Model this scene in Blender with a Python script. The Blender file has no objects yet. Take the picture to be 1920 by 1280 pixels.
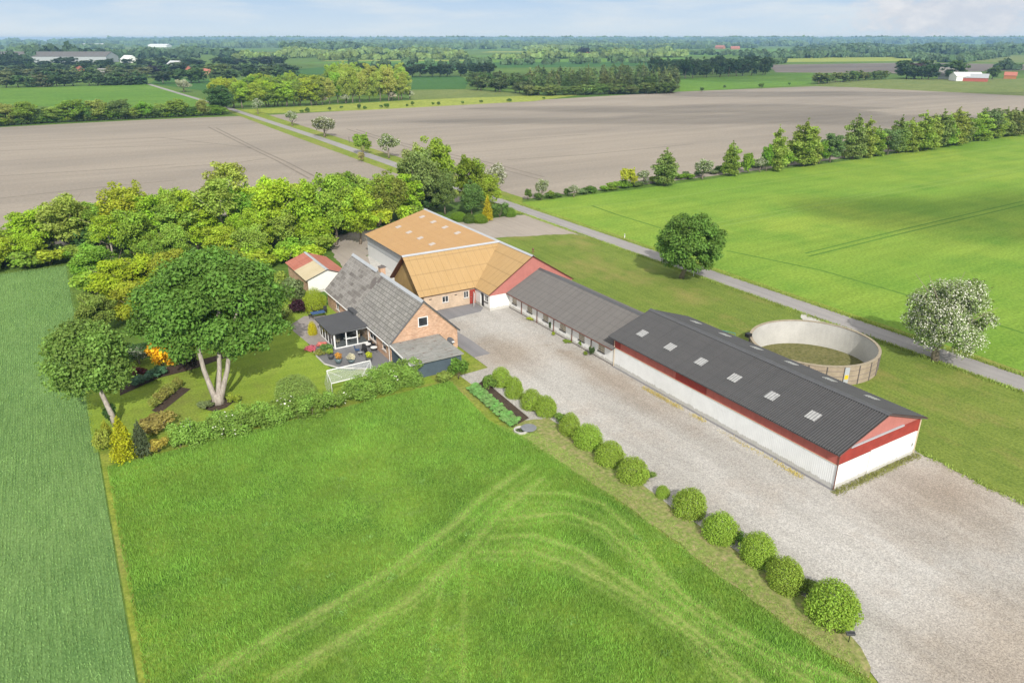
import bpy, math, random
import numpy as np
from mathutils import Vector
R_ = math.radians
sc = bpy.context.scene
COL = sc.collection
rnd = random.Random(7)

# ------------------------------------------------------------------ camera
CAM = np.array([-51.55, -31.42, 36.0]); AZ = math.atan2(.51903, .85476); PITCH = R_(22.4745); FPX = 1373.0
FWD = np.array([math.sin(AZ), math.cos(AZ), 0.]); RGT = np.array([math.cos(AZ), -math.sin(AZ), 0.]); UPV = np.array([0, 0, 1.])
def at(px, py, z=0.):
    """point of the ground (or of height z) that is seen at a pixel of the 1920x1280 photograph"""
    c, s = math.cos(PITCH), math.sin(PITCH); dx = px - 960.; dy = 640. - py
    d = RGT*dx + FWD*(FPX*c + dy*s) + UPV*(-FPX*s + dy*c)
    t = (z - CAM[2])/d[2]
    return CAM + d*t
def project(P):
    q = np.array(P) - CAM; c, s = math.cos(PITCH), math.sin(PITCH)
    X = q@RGT; Y = q@FWD; Z = q[2]; f = Y*c - Z*s; u = Y*s + Z*c
    return 960 + FPX*X/f, 640 - FPX*u/f
def height_at(base, topy):
    lo, hi = 0., 80.
    for _ in range(50):
        m = (lo+hi)/2
        if project(base + np.array([0, 0, m]))[1] > topy: lo = m
        else: hi = m
    return lo
def mpp(base): return np.linalg.norm(base - CAM)/FPX          # metres per pixel of the photograph

cd = bpy.data.cameras.new('camera'); co = bpy.data.objects.new('camera', cd); COL.objects.link(co)
co.location = CAM; co.rotation_euler = (R_(90) - PITCH, 0, -AZ)
cd.sensor_width = 36; cd.lens = FPX/1920*36; cd.clip_end = 30000; cd.clip_start = .5
sc.camera = co

# ------------------------------------------------------------------ tags
ORD = 'first second third fourth fifth sixth seventh eighth ninth tenth eleventh twelfth thirteenth fourteenth fifteenth sixteenth seventeenth eighteenth nineteenth twentieth twenty-first twenty-second twenty-third twenty-fourth twenty-fifth twenty-sixth twenty-seventh twenty-eighth twenty-ninth thirtieth'.split()
def tag(o, label=None, cat=None, group=None, kind=None):
    if label: o['label'] = label
    if cat: o['category'] = cat
    if group: o['group'] = group
    if kind: o['kind'] = kind
    return o
def thing(name, loc, label, cat, group=None):
    o = bpy.data.objects.new(name, None); COL.objects.link(o); o.location = loc; o.empty_display_size = .3
    return tag(o, label, cat, group)
def root_loc(o):
    while o.parent: o = o.parent
    return np.array(o.location)
def link_mesh(name, me, parent=None, loc=None):
    o = bpy.data.objects.new(name, me); COL.objects.link(o)
    if parent is not None: o.parent = parent
    elif loc is not None: o.location = loc
    return o

# ------------------------------------------------------------------ node helpers
class NT:
    def __init__(s, name):
        s.m = bpy.data.materials.new(name); s.m.use_nodes = True; s.t = s.m.node_tree; s.t.nodes.clear()
    def n(s, typ, ins=None, **props):
        nd = s.t.nodes.new('ShaderNode'+typ)
        for k, v in props.items(): setattr(nd, k, v)
        for k, v in (ins or {}).items(): s.set(nd.inputs[k], v)
        return nd
    def set(s, sock, v):
        if isinstance(v, bpy.types.NodeSocket): s.t.links.new(v, sock)
        elif isinstance(v, (tuple, list)) and len(v) == 3 and sock.type == 'RGBA': sock.default_value = (*v, 1)
        else: sock.default_value = v
    def pos(s): return s.n('NewGeometry').outputs['Position']
    def obj(s): return s.n('TexCoord').outputs['Object']
    def uv(s): return s.n('UVMap').outputs['UV']
    def mapped(s, vec, scale=(1, 1, 1), rot=(0, 0, 0), loc=(0, 0, 0)):
        return s.n('Mapping', {'Vector': vec, 'Scale': scale, 'Rotation': rot, 'Location': loc}).outputs[0]
    def noise(s, vec, scale, detail=4, rough=.55, dist=0):
        return s.n('TexNoise', {'Vector': vec, 'Scale': scale, 'Detail': detail, 'Roughness': rough, 'Distortion': dist}).outputs['Fac']
    def vor(s, vec, scale, out='Color', **k):
        return s.n('TexVoronoi', {'Vector': vec, 'Scale': scale}, **k).outputs[out]
    def ramp(s, fac, a, b, ca=(0, 0, 0), cb=(1, 1, 1)):
        r = s.n('ValToRGB', {'Fac': fac}); e = r.color_ramp.elements
        e[0].position = a; e[1].position = b; e[0].color = (*ca, 1); e[1].color = (*cb, 1)
        return r.outputs['Color']
    def mix(s, fac, a, b, blend='MIX'):
        m = s.n('Mix', data_type='RGBA', blend_type=blend)
        s.set(m.inputs[0], fac); s.set(m.inputs[6], a); s.set(m.inputs[7], b)
        return m.outputs[2]
    def math(s, op, a, b=0.):
        m = s.n('Math', operation=op); s.set(m.inputs[0], a); s.set(m.inputs[1], b); return m.outputs[0]
    def attr(s, name): return s.n('Attribute', attribute_name=name).outputs['Fac']
    def bump(s, h, strength=.4, dist=.05):
        return s.n('Bump', {'Height': h, 'Strength': strength, 'Distance': dist}).outputs[0]
    def out(s, col, rough=.8, spec=.3, bump=None, metal=0., extra=None):
        p = s.n('BsdfPrincipled', {'Base Color': col, 'Roughness': rough, 'Specular IOR Level': spec, 'Metallic': metal})
        if bump is not None: s.t.links.new(bump, p.inputs['Normal'])
        for k, v in (extra or {}).items(): s.set(p.inputs[k], v)
        o = s.n('OutputMaterial'); s.t.links.new(p.outputs[0], o.inputs['Surface'])
        return s.m
    def surf(s, sh):
        o = s.n('OutputMaterial'); s.t.links.new(sh, o.inputs['Surface']); return s.m

def simple(name, c, var=.12, scale=2., rough=.7, spec=.3, fine=25., bump=.15, metal=0.):
    t = NT(name); p = t.obj()
    a = t.noise(p, scale, 5); b = t.noise(p, fine, 3)
    f = t.math('ADD', t.math('MULTIPLY', a, .7), t.math('MULTIPLY', b, .3))
    lo = tuple(max(0, x*(1-var*2)) for x in c); hi = tuple(min(1, x*(1+var*2)) for x in c)
    return t.out(t.ramp(f, .25, .75, lo, hi), rough, spec, t.bump(b, bump, .01), metal)

M = {}
# --- grounds
def grass_mat(name, c1, c2, c3, big=.06, small=3., stripe=None, dry=None, bumpd=.08):
    t = NT(name); p = t.pos()
    a = t.noise(p, big, 4, .6); b = t.noise(p, small, 5, .7); c = t.noise(p, big*7, 4, .6)
    col = t.mix(t.ramp(a, .35, .65), c1, c2)
    col = t.mix(t.ramp(c, .45, .75), col, c3)
    if stripe:
        w = t.noise(t.mapped(p, stripe), 1., 3, .6)
        col = t.mix(t.ramp(w, .4, .62), col, t.mix(1., col, (.86, .88, .84), 'MULTIPLY'))
    if dry:
        d = t.noise(t.mapped(p, (1, .6, 1), loc=(7, 3, 0)), .11, 5, .7)
        col = t.mix(t.math('MULTIPLY', t.ramp(d, .5, .72), .8), col, dry)
    col = t.mix(t.ramp(b, .3, .7), t.mix(1., col, (.55, .6, .5), 'MULTIPLY'), t.mix(1., col, (1.3, 1.25, 1.2), 'MULTIPLY'))
    return t.out(col, .9, .1, t.bump(b, .7, bumpd))
M['ground'] = grass_mat('ground_grass', (.085, .16, .03), (.12, .2, .035), (.15, .22, .05), .004, .8)
M['lawn'] = grass_mat('lawn_grass', (.165, .23, .045), (.2, .26, .055), (.14, .205, .04), .05, 4., (1.1, .02, 1), (.31, .26, .1))
M['garden_lawn'] = grass_mat('garden_lawn_grass', (.25, .355, .045), (.285, .385, .06), (.22, .325, .045), .1, 5., (.1, .9, 1), (.2, .21, .06))
M['rfield'] = grass_mat('spring_crop', (.18, .32, .045), (.28, .38, .06), (.15, .29, .04), .012, 2.2, (.03, .35, 1))
M['fargreen'] = grass_mat('far_green_crop', (.12, .25, .035), (.16, .28, .04), (.1, .22, .03), .01, .5, (.02, .1, 1))
M['fardark'] = grass_mat('far_dark_crop', (.05, .14, .03), (.065, .16, .035), (.05, .13, .03), .01, .5)
M['faryellow'] = grass_mat('far_yellow_grass', (.28, .34, .06), (.34, .38, .09), (.25, .3, .06), .01, .4)
M['verge'] = grass_mat('verge_grass', (.2, .27, .04), (.26, .3, .055), (.14, .22, .03), .08, 3., None, (.3, .26, .11))
M['pasture'] = grass_mat('rough_pasture', (.17, .22, .07), (.22, .25, .09), (.12, .17, .05), .02, .7)
def dirt_mat(name, c1, c2, sx, sy):
    t = NT(name); p = t.pos()
    a = t.noise(t.mapped(p, (sx, sy, 1)), 1., 6, .65, .4); b = t.noise(p, 1.2, 5, .75); c = t.noise(t.mapped(p, (.5, 1.6, 1)), .012, 5, .6)
    col = t.mix(t.ramp(a, .3, .7), c1, c2)
    col = t.mix(t.math('MULTIPLY', t.ramp(c, .42, .62), .5), col, t.mix(1., c1, (.72, .74, .78), 'MULTIPLY'))
    col = t.mix(t.ramp(b, .3, .7), t.mix(1., col, (.82, .82, .82), 'MULTIPLY'), t.mix(1., col, (1.13, 1.12, 1.1), 'MULTIPLY'))
    return t.out(col, .95, .1, t.bump(b, .5, .1))
M['dirt'] = dirt_mat('tilled_soil', (.30, .262, .222), (.365, .32, .272), .006, .12)
M['dirt_dark'] = dirt_mat('dark_tilled_soil', (.22, .19, .17), (.27, .23, .2), .006, .06)
M['track'] = simple('wheel_track_soil', (.215, .185, .155), .1, .5, .95, .1)
M['tram'] = simple('tramline_crop', (.1, .2, .03), .15, 1., .95, .1)
M['tramlight'] = simple('pale_tramline_crop', (.2, .31, .06), .15, 1., .95, .1)
def gravel_mat():
    t = NT('gravel'); p = t.pos()
    v = t.vor(p, 13.); v2 = t.vor(p, 6.5)
    sp = t.n('SeparateColor', {'Color': v}).outputs[0]; sp2 = t.n('SeparateColor', {'Color': v2}).outputs[1]
    a = t.noise(t.mapped(p, (.22, .035, 1)), 1., 5, .6); b = t.noise(p, .16, 5, .65); c = t.noise(p, 1.3, 5, .7)
    col = t.mix(t.ramp(a, .42, .6), (.488, .47, .446), (.4, .382, .357))
    col = t.mix(t.math('MULTIPLY', t.ramp(b, .5, .7), .6), col, (.41, .36, .315))
    col = t.mix(1., col, t.ramp(sp, 0, 1, (.72, .72, .73), (1.22, 1.22, 1.21)), 'MULTIPLY')
    col = t.mix(1., col, t.ramp(sp2, 0, 1, (.93, .93, .93), (1.06, 1.06, 1.06)), 'MULTIPLY')
    col = t.mix(t.math('MULTIPLY', t.ramp(c, .5, .8), .15), col, (.38, .35, .32))
    for cx_, cy_, sx_, sy_ in ((8.5, -5.5, .085, .11), (-7., -18.5, .075, .13), (-9., 40., .14, .13), (-2.5, 27., .3, .06)):                 # bare earth worn through in places
        dd = t.n('VectorMath', {0: t.mapped(p, (sx_, sy_, 1)), 1: (cx_*sx_, cy_*sy_, 0)}, operation='SUBTRACT').outputs[0]
        rr = t.math('ADD', t.n('VectorMath', {0: dd}, operation='LENGTH').outputs['Value'], t.math('MULTIPLY', t.math('SUBTRACT', b, .5), 1.8))
        col = t.mix(t.math('MULTIPLY', t.ramp(rr, .2, 1.1, (1, 1, 1), (0, 0, 0)), .75), col, t.mix(1., col, (.74, .645, .55), 'MULTIPLY'))
    return t.out(col, .95, .15, t.bump(t.math('ADD', sp, sp2), .5, .05))
M['gravel'] = gravel_mat()
def asphalt_mat(name, c1, c2):
    t = NT(name); p = t.pos()
    a = t.noise(t.mapped(p, (1.2, .03, 1)), 1., 4); b = t.noise(p, 6., 5, .7); c = t.noise(p, .12, 4, .6)
    col = t.mix(t.ramp(a, .35, .65), c1, c2)
    col = t.mix(t.math('MULTIPLY', t.ramp(c, .45, .7), .4), col, tuple(x*1.2 for x in c1))
    col = t.mix(1., col, t.ramp(b, .2, .8, (.85, .85, .85), (1.12, 1.12, 1.12)), 'MULTIPLY')
    return t.out(col, .9, .2, t.bump(b, .3, .02))
M['road'] = asphalt_mat('road_asphalt', (.33, .312, .305), (.275, .262, .26))
M['paving'] = asphalt_mat('grey_paving', (.235, .23, .24), (.2, .198, .21))
M['concrete'] = simple('concrete', (.5, .485, .46), .12, 1.2, .85, .2)
M['lot'] = asphalt_mat('compacted_gravel', (.36, .315, .275), (.32, .28, .245))
def patio_mat():
    t = NT('patio_pavers'); p = t.pos()
    b = t.n('TexBrick', {'Vector': p, 'Color1': (.29, .26, .25, 1), 'Color2': (.34, .305, .29, 1), 'Mortar': (.2, .18, .17, 1), 'Scale': 1., 'Mortar Size': .012, 'Brick Width': .3, 'Row Height': .2}).outputs['Color']
    n = t.noise(p, 1.5, 4)
    return t.out(t.mix(.3, b, t.ramp(n, .3, .7, (.2, .18, .17), (.4, .37, .35))), .9, .15)
M['patio'] = patio_mat()
M['patio_grey'] = asphalt_mat('grey_patio_slabs', (.2, .2, .21), (.165, .165, .175))
M['soil'] = simple('dark_bed_soil', (.075, .055, .042), .25, 4., .95, .1, 30, .6)
M['drystrip'] = grass_mat('dry_grass_edge', (.27, .27, .11), (.19, .27, .065), (.36, .29, .18), .3, 3., bumpd=.03)
# --- meadow with worn tracks (vertex attribute 'wear' follows the wheel tracks)
def meadow_mat():
    t = NT('meadow_grass'); p = t.pos()
    a = t.noise(p, .13, 5, .62); b = t.noise(p, 3.2, 6, .75); c = t.noise(p, .6, 5, .7); w = t.attr('wear')
    col = t.mix(t.ramp(a, .38, .62), (.085, .2, .03), (.215, .33, .05))
    col = t.mix(t.math('MULTIPLY', t.ramp(c, .5, .72), .75), col, (.2, .31, .09))
    col = t.mix(t.math('MULTIPLY', t.ramp(t.noise(p, .34, 6, .75), .56, .72), .55), col, (.3, .37, .07))
    wn = t.math('MULTIPLY', w, t.math('ADD', .35, t.math('MULTIPLY', c, 1.3)))
    col = t.mix(wn, col, (.29, .35, .11))
    col = t.mix(t.ramp(b, .3, .7), t.mix(1., col, (.5, .56, .45), 'MULTIPLY'), t.mix(1., col, (1.3, 1.25, 1.2), 'MULTIPLY'))
    return t.out(col, .9, .1, t.bump(b, .8, .12))
M['meadow'] = meadow_mat()
def crop_mat():
    t = NT('cereal_crop'); p = t.pos()
    r = t.noise(t.mapped(p, (3., .25, 1)), 1., 3, .6); b = t.noise(p, 4., 5, .7); a = t.noise(p, .05, 4)
    col = t.mix(t.ramp(a, .35, .65), (.15, .265, .085), (.195, .31, .105))
    col = t.mix(t.ramp(r, .38, .6), t.mix(1., col, (.72, .78, .74), 'MULTIPLY'), col)
    col = t.mix(t.ramp(b, .3, .7), t.mix(1., col, (.6, .65, .6), 'MULTIPLY'), t.mix(1., col, (1.2, 1.2, 1.2), 'MULTIPLY'))
    return t.out(col, .9, .1, t.bump(b, .8, .1))
M['crop'] = crop_mat()
# --- foliage: colour comes from the object, shade of each leaf from attribute 'var'
def foliage(name, trans=.32, spread=.45, gain=1.5):
    t = NT(name); oi = t.n('ObjectInfo'); v = t.attr('var')
    k = t.math('ADD', gain*(1-spread), t.math('MULTIPLY', v, 2*spread*gain))
    col = t.mix(1., oi.outputs['Color'], t.n('CombineColor', {0: k, 1: k, 2: k}).outputs[0], 'MULTIPLY')
    hs = t.n('HueSaturation', {'Hue': t.math('ADD', .487, t.math('MULTIPLY', v, .026)), 'Saturation': 1., 'Value': 1., 'Color': col}).outputs[0]
    p = t.n('BsdfPrincipled', {'Base Color': hs, 'Roughness': .6, 'Specular IOR Level': .2})
    tr = t.n('BsdfTranslucent', {'Color': t.mix(1., hs, (1.2, 1.15, .5), 'MULTIPLY')})
    mx = t.n('MixShader', {0: trans, 1: p.outputs[0], 2: tr.outputs[0]})
    return t.surf(mx.outputs[0])
M['leaf'] = foliage('leaves'); M['blade'] = foliage('grass_blades', .25, .5)
M['blossom'] = simple('white_blossom', (.78, .78, .66), .1, 3., .7, .2)
def bark_mat(name, c1, c2):
    t = NT(name); p = t.obj(); n = t.noise(t.mapped(p, (6, 6, 1.2)), 1., 5, .7)
    return t.out(t.ramp(n, .3, .7, c1, c2), .9, .1, t.bump(n, .6, .05))
M['bark'] = bark_mat('grey_bark', (.16, .125, .095), (.34, .29, .23))
M['bark_pale'] = bark_mat('pale_bark', (.24, .205, .175), (.5, .45, .4))
# --- building materials
def board_mat(name, c, pitch=.15, axis=0, dark=.75, var=.1):
    t = NT(name); p = t.uv(); sx = t.n('SeparateXYZ', {0: p}).outputs[axis]
    fr = t.math('FRACT', t.math('DIVIDE', sx, pitch)); ln = t.ramp(fr, .0, .1, (dark,)*3, (1, 1, 1))
    n = t.noise(t.mapped(t.obj(), (.8, .8, .8)), 1.5, 5, .65); n2 = t.noise(t.obj(), 14, 3)
    col = t.ramp(n, .3, .7, tuple(x*(1-var) for x in c), tuple(min(1, x*(1+var)) for x in c))
    col = t.mix(1., col, ln, 'MULTIPLY')
    return t.out(col, .7, .25, t.bump(t.math('ADD', fr, t.math('MULTIPLY', n2, .2)), .15, .01))
def white_mat(name, c, rough):
    t = NT(name); p = t.obj(); n = t.noise(p, .9, 5, .6); z = t.n('SeparateXYZ', {0: p}).outputs[2]; s = t.noise(t.mapped(p, (3, 3, .3)), 1., 5, .7)
    col = t.ramp(n, .3, .7, tuple(x*.94 for x in c), tuple(min(1, x*1.04) for x in c))
    sp = t.ramp(t.math('ADD', z, t.math('MULTIPLY', s, -.7)), -.3, .12, (1, 1, 1), (0, 0, 0))
    col = t.mix(t.math('MULTIPLY', sp, .6), col, (.36, .34, .29)); col = t.mix(t.math('MULTIPLY', t.ramp(s, .55, .8), .22), col, (.5, .5, .47))
    return t.out(col, rough, .3, t.bump(n, .1, .01))
M['white_wall'] = white_mat('white_render', (.8, .8, .78), .8); M['white_sheet'] = white_mat('white_metal_sheet', (.8, .81, .81), .5)
M['white_frame'] = simple('white_paint', (.8, .8, .8), .02, 1., .4, .4)
M['red_sheet'] = board_mat('red_facing_sheet', (.43, .12, .095), 1.2, 0, .85, .12)
M['red_board'] = board_mat('dark_red_boards', (.32, .05, .038), .2, 0, .6, .15)
M['red_gable'] = board_mat('faded_red_gable_boards', (.46, .175, .15), .6, 0, .9, .08)
M['grey_sheet'] = board_mat('grey_wall_sheet', (.4, .42, .44), .3, 0, .85, .05)
M['pale_sheet'] = simple('pale_wall_sheet', (.62, .63, .63), .04, .7, .7, .2)
def brick_mat(name, c1, c2, mortar):
    t = NT(name); p = t.uv()
    b = t.n('TexBrick', {'Vector': p, 'Color1': (*c1, 1), 'Color2': (*c2, 1), 'Mortar': (*mortar, 1), 'Scale': 1., 'Mortar Size': .012, 'Brick Width': .3, 'Row Height': .1, 'Bias': 0.})
    n = t.noise(t.obj(), 1.1, 5, .65)
    col = t.mix(1., b.outputs['Color'], t.ramp(n, .3, .7, (.82, .8, .78), (1.15, 1.13, 1.1)), 'MULTIPLY')
    return t.out(col, .85, .2, t.bump(b.outputs['Fac'], .3, .01))
M['brick_tan'] = brick_mat('tan_brick', (.53, .40, .29), (.60, .46, .34), (.55, .47, .38))
M['brick_house'] = brick_mat('yellow_red_brick', (.46, .25, .15), (.62, .4, .27), (.56, .45, .36))
def roof_mat(name, c1, c2, seam_u, seam_v, rough=.75, dark=.8, stain=None):
    t = NT(name); p = t.uv(); s = t.n('SeparateXYZ', {0: p})
    n = t.noise(p, .5, 5, .65); n2 = t.noise(p, 7, 4, .7); n3 = t.noise(t.mapped(p, (3., .25, 1)), 1., 4)
    col = t.ramp(t.math('ADD', t.math('MULTIPLY', n, .55), t.math('MULTIPLY', n3, .45)), .32, .68, c1, c2)
    for k, sp, w in ((0, seam_u, .05), (1, seam_v, .05)):
        if sp:
            f = t.math('FRACT', t.math('DIVIDE', s.outputs[k], sp)); col = t.mix(1., col, t.ramp(f, .02, .1 if sp < 3 else .05, (dark,)*3, (1, 1, 1)), 'MULTIPLY')
    col = t.mix(1., col, t.ramp(n2, .25, .75, (.88, .88, .88), (1.1, 1.1, 1.1)), 'MULTIPLY')
    if stain: col = t.mix(t.math('MULTIPLY', t.ramp(t.noise(p, 1.3, 6, .7), .52, .72), .7), col, stain)
    return t.out(col, rough, .25, t.bump(n2, .2, .02))
M['roof_black'] = roof_mat('anthracite_corrugated_roof', (.062, .062, .066), (.078, .077, .08), 1.1, 1.2, .6, .85)
M['roof_grey'] = roof_mat('grey_fibre_cement_roof', (.13, .122, .119), (.158, .15, .145), 1.1, 1.2, .75, .82)
M['roof_tan'] = roof_mat('orange_brown_roof', (.42, .25, .112), (.47, .295, .14), 0, 1.2, .7, .9)
M['roof_wing'] = roof_mat('weathered_tan_roof', (.405, .265, .118), (.45, .302, .145), 1.15, 2.6, .7, .78)
M['roof_red'] = roof_mat('faded_red_roof', (.38, .125, .085), (.5, .2, .15), 1.1, 1.3, .75, .8)
M['roof_buff'] = roof_mat('pale_buff_roof', (.5, .42, .27), (.58, .5, .34), .9, 0, .75, .9)
def slate_mat(name, cols, w, h, moss):
    t = NT(name); p = t.uv()
    b = t.n('TexBrick', {'Vector': p, 'Color1': (*cols[0], 1), 'Color2': (*cols[1], 1), 'Mortar': (*cols[2], 1), 'Scale': 1., 'Mortar Size': .035, 'Brick Width': w, 'Row Height': h}).outputs['Color']
    n = t.noise(p, .8, 6, .7); n2 = t.noise(p, 5, 5, .7)
    col = t.mix(1., b, t.ramp(n, .3, .7, (.85, .84, .82), (1.15, 1.15, 1.15)), 'MULTIPLY')
    if moss:
        q = t.n('TexBrick', {'Vector': p, 'Color1': (0, 0, 0, 1), 'Color2': (1, 1, 1, 1), 'Mortar': (.3, .3, .3, 1), 'Scale': 1., 'Mortar Size': .0, 'Brick Width': w*2, 'Row Height': h}).outputs['Color']
        f = t.math('MULTIPLY', t.ramp(q, .45, .85), t.ramp(t.noise(t.mapped(p, (1, 1, 1)), .45, 2), .3, .55))
        col = t.mix(t.math('MULTIPLY', f, .55), col, (.085, .07, .065))
    col = t.mix(1., col, t.ramp(n2, .2, .8, (.85, .85, .85), (1.12, 1.12, 1.12)), 'MULTIPLY')
    return t.out(col, .8, .25, t.bump(n2, .2, .02))
M['slate_grey'] = slate_mat('grey_slates', ((.245, .236, .226), (.315, .302, .288), (.11, .105, .1)), .8, .55, False)
M['slate_brown'] = slate_mat('mossy_brown_slates', ((.22, .205, .195), (.28, .264, .25), (.34, .325, .31)), .8, .55, True)
M['felt'] = simple('grey_roof_felt', (.085, .087, .095), .06, .6, .8, .2, 20, .1)
def oldfelt():
    t = NT('cracked_roof_felt'); p = t.uv()
    n = t.noise(p, 1.6, 6, .7); b = t.n('TexBrick', {'Vector': p, 'Color1': (.25, .255, .255, 1), 'Color2': (.3, .302, .3, 1), 'Mortar': (.18, .175, .165, 1), 'Scale': 1., 'Mortar Size': .02, 'Brick Width': 3.1, 'Row Height': 1.05}).outputs['Color']
    cr = t.noise(t.mapped(p, (.8, 4, 1)), 1., 6, .75)
    col = t.mix(t.ramp(cr, .56, .62), t.mix(1., b, t.ramp(n, .25, .75, (.8, .82, .78), (1.2, 1.17, 1.12)), 'MULTIPLY'), (.15, .09, .075))
    return t.out(col, .9, .15, t.bump(n, .3, .03))
M['felt_old'] = oldfelt()
M['blue_board'] = board_mat('blue_grey_boards', (.085, .115, .145), .16, 1, .6, .12)
M['dark'] = simple('black_paint', (.02, .02, .022), .1, 2., .5, .3)
M['dark_grey'] = simple('dark_grey_metal', (.09, .092, .1), .08, 2., .5, .4)
M['lid'] = simple('grey_lid', (.2, .21, .23), .1, 3., .6, .3)
M['zinc'] = simple('zinc_flashing', (.42, .44, .475), .05, 1., .45, .4)
M['brown'] = simple('brown_pipe', (.16, .06, .04), .1, 2., .5, .3)
M['beige'] = simple('beige_trim', (.6, .5, .36), .08, 2., .7, .3)
M['tan_board'] = board_mat('tan_gable_boards', (.42, .29, .12), .14, 0, .75, .12)
def glass_dark():
    t = NT('window_glass'); n = t.noise(t.obj(), .9, 3)
    return t.out(t.ramp(n, .35, .65, (.012, .014, .016), (.05, .055, .06)), .06, .6)
M['pane'] = glass_dark()
M['pane_pale'] = simple('beige_pane', (.36, .33, .26), .2, 1.5, .12, .5, 6, .02)  # pane coloured pale beige with slightly uneven tone
def glass_clear():
    t = NT('clear_glass')
    a = t.n('BsdfTransparent', {'Color': (.92, .95, .95)}); g = t.n('BsdfGlossy', {'Color': (1, 1, 1), 'Roughness': .03})
    f = t.n('Fresnel', {'IOR': 1.45})
    return t.surf(t.n('MixShader', {0: f.outputs[0], 1: a.outputs[0], 2: g.outputs[0]}).outputs[0])
M['clear'] = glass_clear()
def rooflight():
    t = NT('translucent_rooflight'); s = t.n('SeparateXYZ', {0: t.uv()})
    f = t.math('FRACT', t.math('DIVIDE', s.outputs[0], .3)); n = t.noise(t.obj(), 3, 4)
    col = t.mix(1., t.ramp(n, .3, .7, (.36, .36, .36), (.48, .48, .48)), t.ramp(f, .25, .5, (.45, .46, .48), (1, 1, 1)), 'MULTIPLY')
    return t.out(col, .4, .4)
M['rooflight'] = rooflight()
M['rooflight_tan'] = simple('pale_rooflight', (.5, .44, .4), .06, 3., .5, .3)
M['reeds'] = board_mat('tank_staves', (.36, .29, .22), .12, 0, .7, .16)
M['rimc'] = simple('weathered_rim', (.34, .29, .22), .15, 2., .9, .1)
M['liner'] = simple('grey_tank_lining', (.5, .49, .47), .1, .5, .8, .2, 6)
M['sludge'] = grass_mat('mossy_sludge', (.13, .135, .05), (.17, .165, .07), (.22, .2, .11), .35, 3.)
M['yellow'] = simple('yellow_paint', (.75, .5, .03), .05, 3., .5, .3)
M['teal'] = simple('teal_paint', (.05, .22, .25), .1, 3., .5, .3)
M['blue'] = simple('blue_fabric', (.05, .1, .22), .1, 4., .8, .2)
M['terracotta'] = simple('terracotta', (.4, .17, .08), .1, 4., .8, .2)
M['glaze'] = simple('blue_grey_glaze', (.13, .18, .2), .1, 3., .3, .5)
M['metal'] = simple('aluminium', (.55, .57, .6), .05, 3., .35, .5, 20, .05, .6)
M['iron'] = simple('cast_iron', (.15, .13, .125), .1, 5., .7, .3)
def net_mat():
    t = NT('goal_netting'); s = t.n('SeparateXYZ', {0: t.uv()})
    fx = t.math('LESS_THAN', t.math('FRACT', t.math('DIVIDE', s.outputs[0], .11)), .16); fy = t.math('LESS_THAN', t.math('FRACT', t.math('DIVIDE', s.outputs[1], .11)), .16)
    f = t.math('MAXIMUM', fx, fy)
    d = t.n('BsdfDiffuse', {'Color': (.75, .78, .78, 1)}); tr = t.n('BsdfTransparent')
    return t.surf(t.n('MixShader', {0: f, 1: tr.outputs[0], 2: d.outputs[0]}).outputs[0])
M['net'] = net_mat()

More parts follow.
